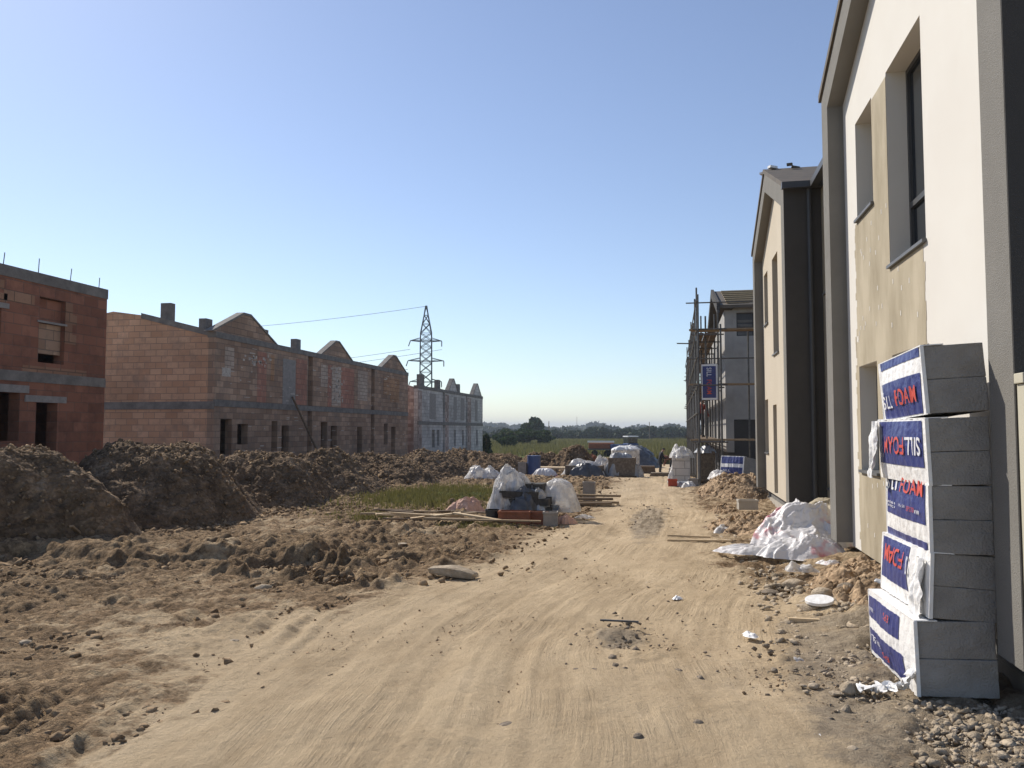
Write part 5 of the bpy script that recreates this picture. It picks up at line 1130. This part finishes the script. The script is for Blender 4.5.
# ------------------------------------------------------------------ people
def person(label, loc, rz, joints, top, legs_m, cap=None):
    """joints: dict of joint -> (x,y,z); one continuous skinned body"""
    t = thing('person', label, 'person', loc, rz)
    J = joints; names = list(J); E_ = [('pelvis', 'belly'), ('belly', 'chest'), ('chest', 'neck'), ('neck', 'chin'), ('chin', 'head'), ('head', 'crown')]
    for s in 'lr':
        E_ += [('chest', 'sh'+s), ('sh'+s, 'el'+s), ('el'+s, 'wr'+s), ('wr'+s, 'pa'+s), ('pelvis', 'hi'+s), ('hi'+s, 'kn'+s), ('kn'+s, 'an'+s), ('an'+s, 'to'+s)]
    rad = dict(pelvis=.15, belly=.14, chest=.155, neck=.06, chin=.075, head=.1, crown=.07, sh=.075, el=.052, wr=.035, pa=.04, hi=.10, kn=.065, an=.048, to=.045)
    V = [Vector(J[n]) for n in names]; E2 = [(names.index(a), names.index(b_)) for a, b_ in E_]; R_ = [rad.get(n, rad.get(n[:2])) for n in names]
    nm = list(names)
    for s in 'lr':
        pa = Vector(J['pa'+s]); d = (pa-Vector(J['wr'+s])).normalized(); side = d.orthogonal().normalized()
        for k in range(5):
            base = pa+side*(.014*(k-2)); ln = (.05, .07, .075, .07, .055)[k]; dd = (d+side*(.9 if k == 0 else .12*(k-2))).normalized() if k else (d*.5-side).normalized()
            V += [base+dd*.03, base+dd*ln+Vector((0, 0, -.012))]; i = len(V)-2
            E2 += [(names.index('pa'+s), i), (i, i+1)]; R_ += [.011, .008]; nm += ['fi', 'fi']
    me = bpy.data.meshes.new('body'); me.from_pydata([tuple(v) for v in V], E2, []); o = bpy.data.objects.new('body', me); COL.objects.link(o)
    md = o.modifiers.new('s', 'SKIN'); o.modifiers.new('u', 'SUBSURF').levels = 2
    for i, sv in enumerate(me.skin_vertices[0].data): sv.radius = (R_[i], R_[i]*(.8 if nm[i] in ('chest', 'belly', 'pelvis') else 1)); sv.use_root = nm[i] == 'pelvis'
    bpy.context.view_layer.update()
    m2 = bpy.data.meshes.new_from_object(o.evaluated_get(bpy.context.evaluated_depsgraph_get())); bpy.data.objects.remove(o)
    body = link('body', m2, [top, legs_m, 'skin', 'tyre'], t)
    KV = {'pelvis': 1, 'hi': 1, 'kn': 1, 'an': 1, 'to': 3, 'pa': 2, 'fi': 2, 'chin': 2, 'head': 2, 'crown': 2, 'neck': 2}
    for p_ in m2.polygons:
        c_ = p_.center; i = min(range(len(V)), key=lambda q: (V[q]-c_).length/ (R_[q]+.03)); n_ = nm[i]; p_.material_index = KV.get(n_, KV.get(n_[:2], 0)); p_.use_smooth = True
    hd = Vector(J['head']); cr_ = Vector(J['crown']); ax = (cr_-hd).normalized()
    bm = bmesh.new(); bmesh.ops.create_uvsphere(bm, u_segments=16, v_segments=10, radius=.112); 
    for v in [v for v in bm.verts if v.co.z < -.02]: bm.verts.remove(v)
    m3 = bpy.data.meshes.new('hair'); bm.to_mesh(m3); bm.free(); h = link('hair' if not cap else 'cap', m3, cap or 'hair', t); h.location = hd+ax*.03; h.rotation_mode = 'QUATERNION'; h.rotation_quaternion = ax.to_track_quat('Z', 'Y')
    nose = MB(); f = Vector((0, 1, 0)); nose.tube(hd+f*.09, hd+f*.125-Vector((0, 0, .02)), .012, 6, .014); nose.build('nose', 'skin', t)
    return t
stand = dict(pelvis=(0, 0, .95), belly=(0, .03, 1.1), chest=(0, .10, 1.32), neck=(0, .17, 1.46), chin=(0, .22, 1.52), head=(0, .25, 1.58), crown=(0, .27, 1.66),
             shl=(.19, .1, 1.38), ell=(.25, .16, 1.12), wrl=(.22, .36, .98), pal=(.21, .43, .95), shr=(-.19, .1, 1.38), elr=(-.25, .16, 1.12), wrr=(-.22, .36, .98), par=(-.21, .43, .95),
             hil=(.1, 0, .9), knl=(.13, .04, .5), anl=(.14, -.02, .09), tol=(.15, .14, .04), hir=(-.1, 0, .9), knr=(-.12, .06, .5), anr=(-.13, .0, .09), tor=(-.14, .16, .04))
bend = dict(pelvis=(0, 0, .92), belly=(0, .14, 1.0), chest=(0, .36, 1.10), neck=(0, .50, 1.16), chin=(0, .57, 1.17), head=(0, .62, 1.18), crown=(0, .69, 1.22),
            shl=(.19, .38, 1.10), ell=(.24, .42, .85), wrl=(.18, .52, .63), pal=(.17, .54, .55), shr=(-.19, .38, 1.10), elr=(-.24, .42, .85), wrr=(-.18, .52, .63), par=(-.17, .54, .55),
            hil=(.1, 0, .88), knl=(.14, .10, .48), anl=(.15, -.02, .09), tol=(.16, .14, .04), hir=(-.1, 0, .88), knr=(-.14, .12, .48), anr=(-.15, .0, .09), tor=(-.16, .16, .04))
person('worker in dark clothes standing on the far track beside the pavers', (-1.05, 56.5, H(-1, 56.5)), R(-70), stand, 'cloth_dark', 'cloth_dark')
person('worker in a reddish brown top bending over right of the dark clothed worker', (-.25, 57.5, H(-.2, 57.5)), R(100), bend, 'cloth_brown', 'cloth_dark')
person('worker in a red jacket standing on the lowest scaffold planks', (1.06, 36.4, 1.48), R(-30), stand, 'cloth_red', 'cloth_dark')

# ------------------------------------------------------------------ air, sky, sun, camera
EL, AZ = 39.0, -52.0     # azimuth from +Y (negative = towards -X)
w = bpy.data.worlds.new('World'); sc.world = w; w.use_nodes = True
nt = w.node_tree; bg = nt.nodes['Background']; sk = nt.nodes.new('ShaderNodeTexSky'); sk.sky_type = 'NISHITA'; sk.sun_disc = False
sk.sun_elevation = R(EL); sk.sun_rotation = R(AZ); sk.air_density = 1.0; sk.dust_density = .22; sk.ozone_density = 3.0; sk.altitude = 50
hs = nt.nodes.new('ShaderNodeHueSaturation'); hs.inputs['Saturation'].default_value = .90; hs.inputs['Hue'].default_value = .506; nt.links.new(sk.outputs[0], hs.inputs['Color']); nt.links.new(hs.outputs[0], bg.inputs[0]); bg.inputs[1].default_value = .108
sd = bpy.data.lights.new('sun', 'SUN'); sd.energy = 4.3; sd.angle = R(.55); sd.color = (1, .93, .83); so = bpy.data.objects.new('sun', sd); COL.objects.link(so)
dv = Vector((math.sin(R(AZ))*math.cos(R(EL)), math.cos(R(AZ))*math.cos(R(EL)), math.sin(R(EL)))); so.rotation_euler = dv.to_track_quat('Z', 'Y').to_euler()
HAZE = True
if HAZE:
    hm = bpy.data.materials.new('haze_air'); hm.use_nodes = True; n_ = hm.node_tree
    n_.nodes.remove(n_.nodes['Principled BSDF']); pv = n_.nodes.new('ShaderNodeVolumePrincipled'); pv.inputs['Color'].default_value = (.80, .88, 1, 1); pv.inputs['Density'].default_value = .00036; pv.inputs['Anisotropy'].default_value = 0.0
    n_.links.new(pv.outputs[0], n_.nodes['Material Output'].inputs['Volume']); M['haze'] = hm
    hz = MB().box(-3800, 3800, -60, 4800, -14, 40).build('haze', 'haze'); tag(hz, 'thin pale haze lying over the whole site and the fields', 'haze', kind='stuff')
cd = bpy.data.cameras.new('camera'); cd.sensor_width = 36; cd.lens = 810/1024*36; cd.clip_end = 9000; cd.clip_start = .05
co = bpy.data.objects.new('camera', cd); COL.objects.link(co); co.location = (0, 0, 1.8)
co.rotation_euler = (R(90+3.2503), 0, R(11.378)); sc.camera = co
sc.view_settings.view_transform = 'Standard'; sc.view_settings.look = 'None'; sc.view_settings.exposure = .35; sc.view_settings.gamma = 1
sc.render.resolution_x = 1024; sc.render.resolution_y = 768
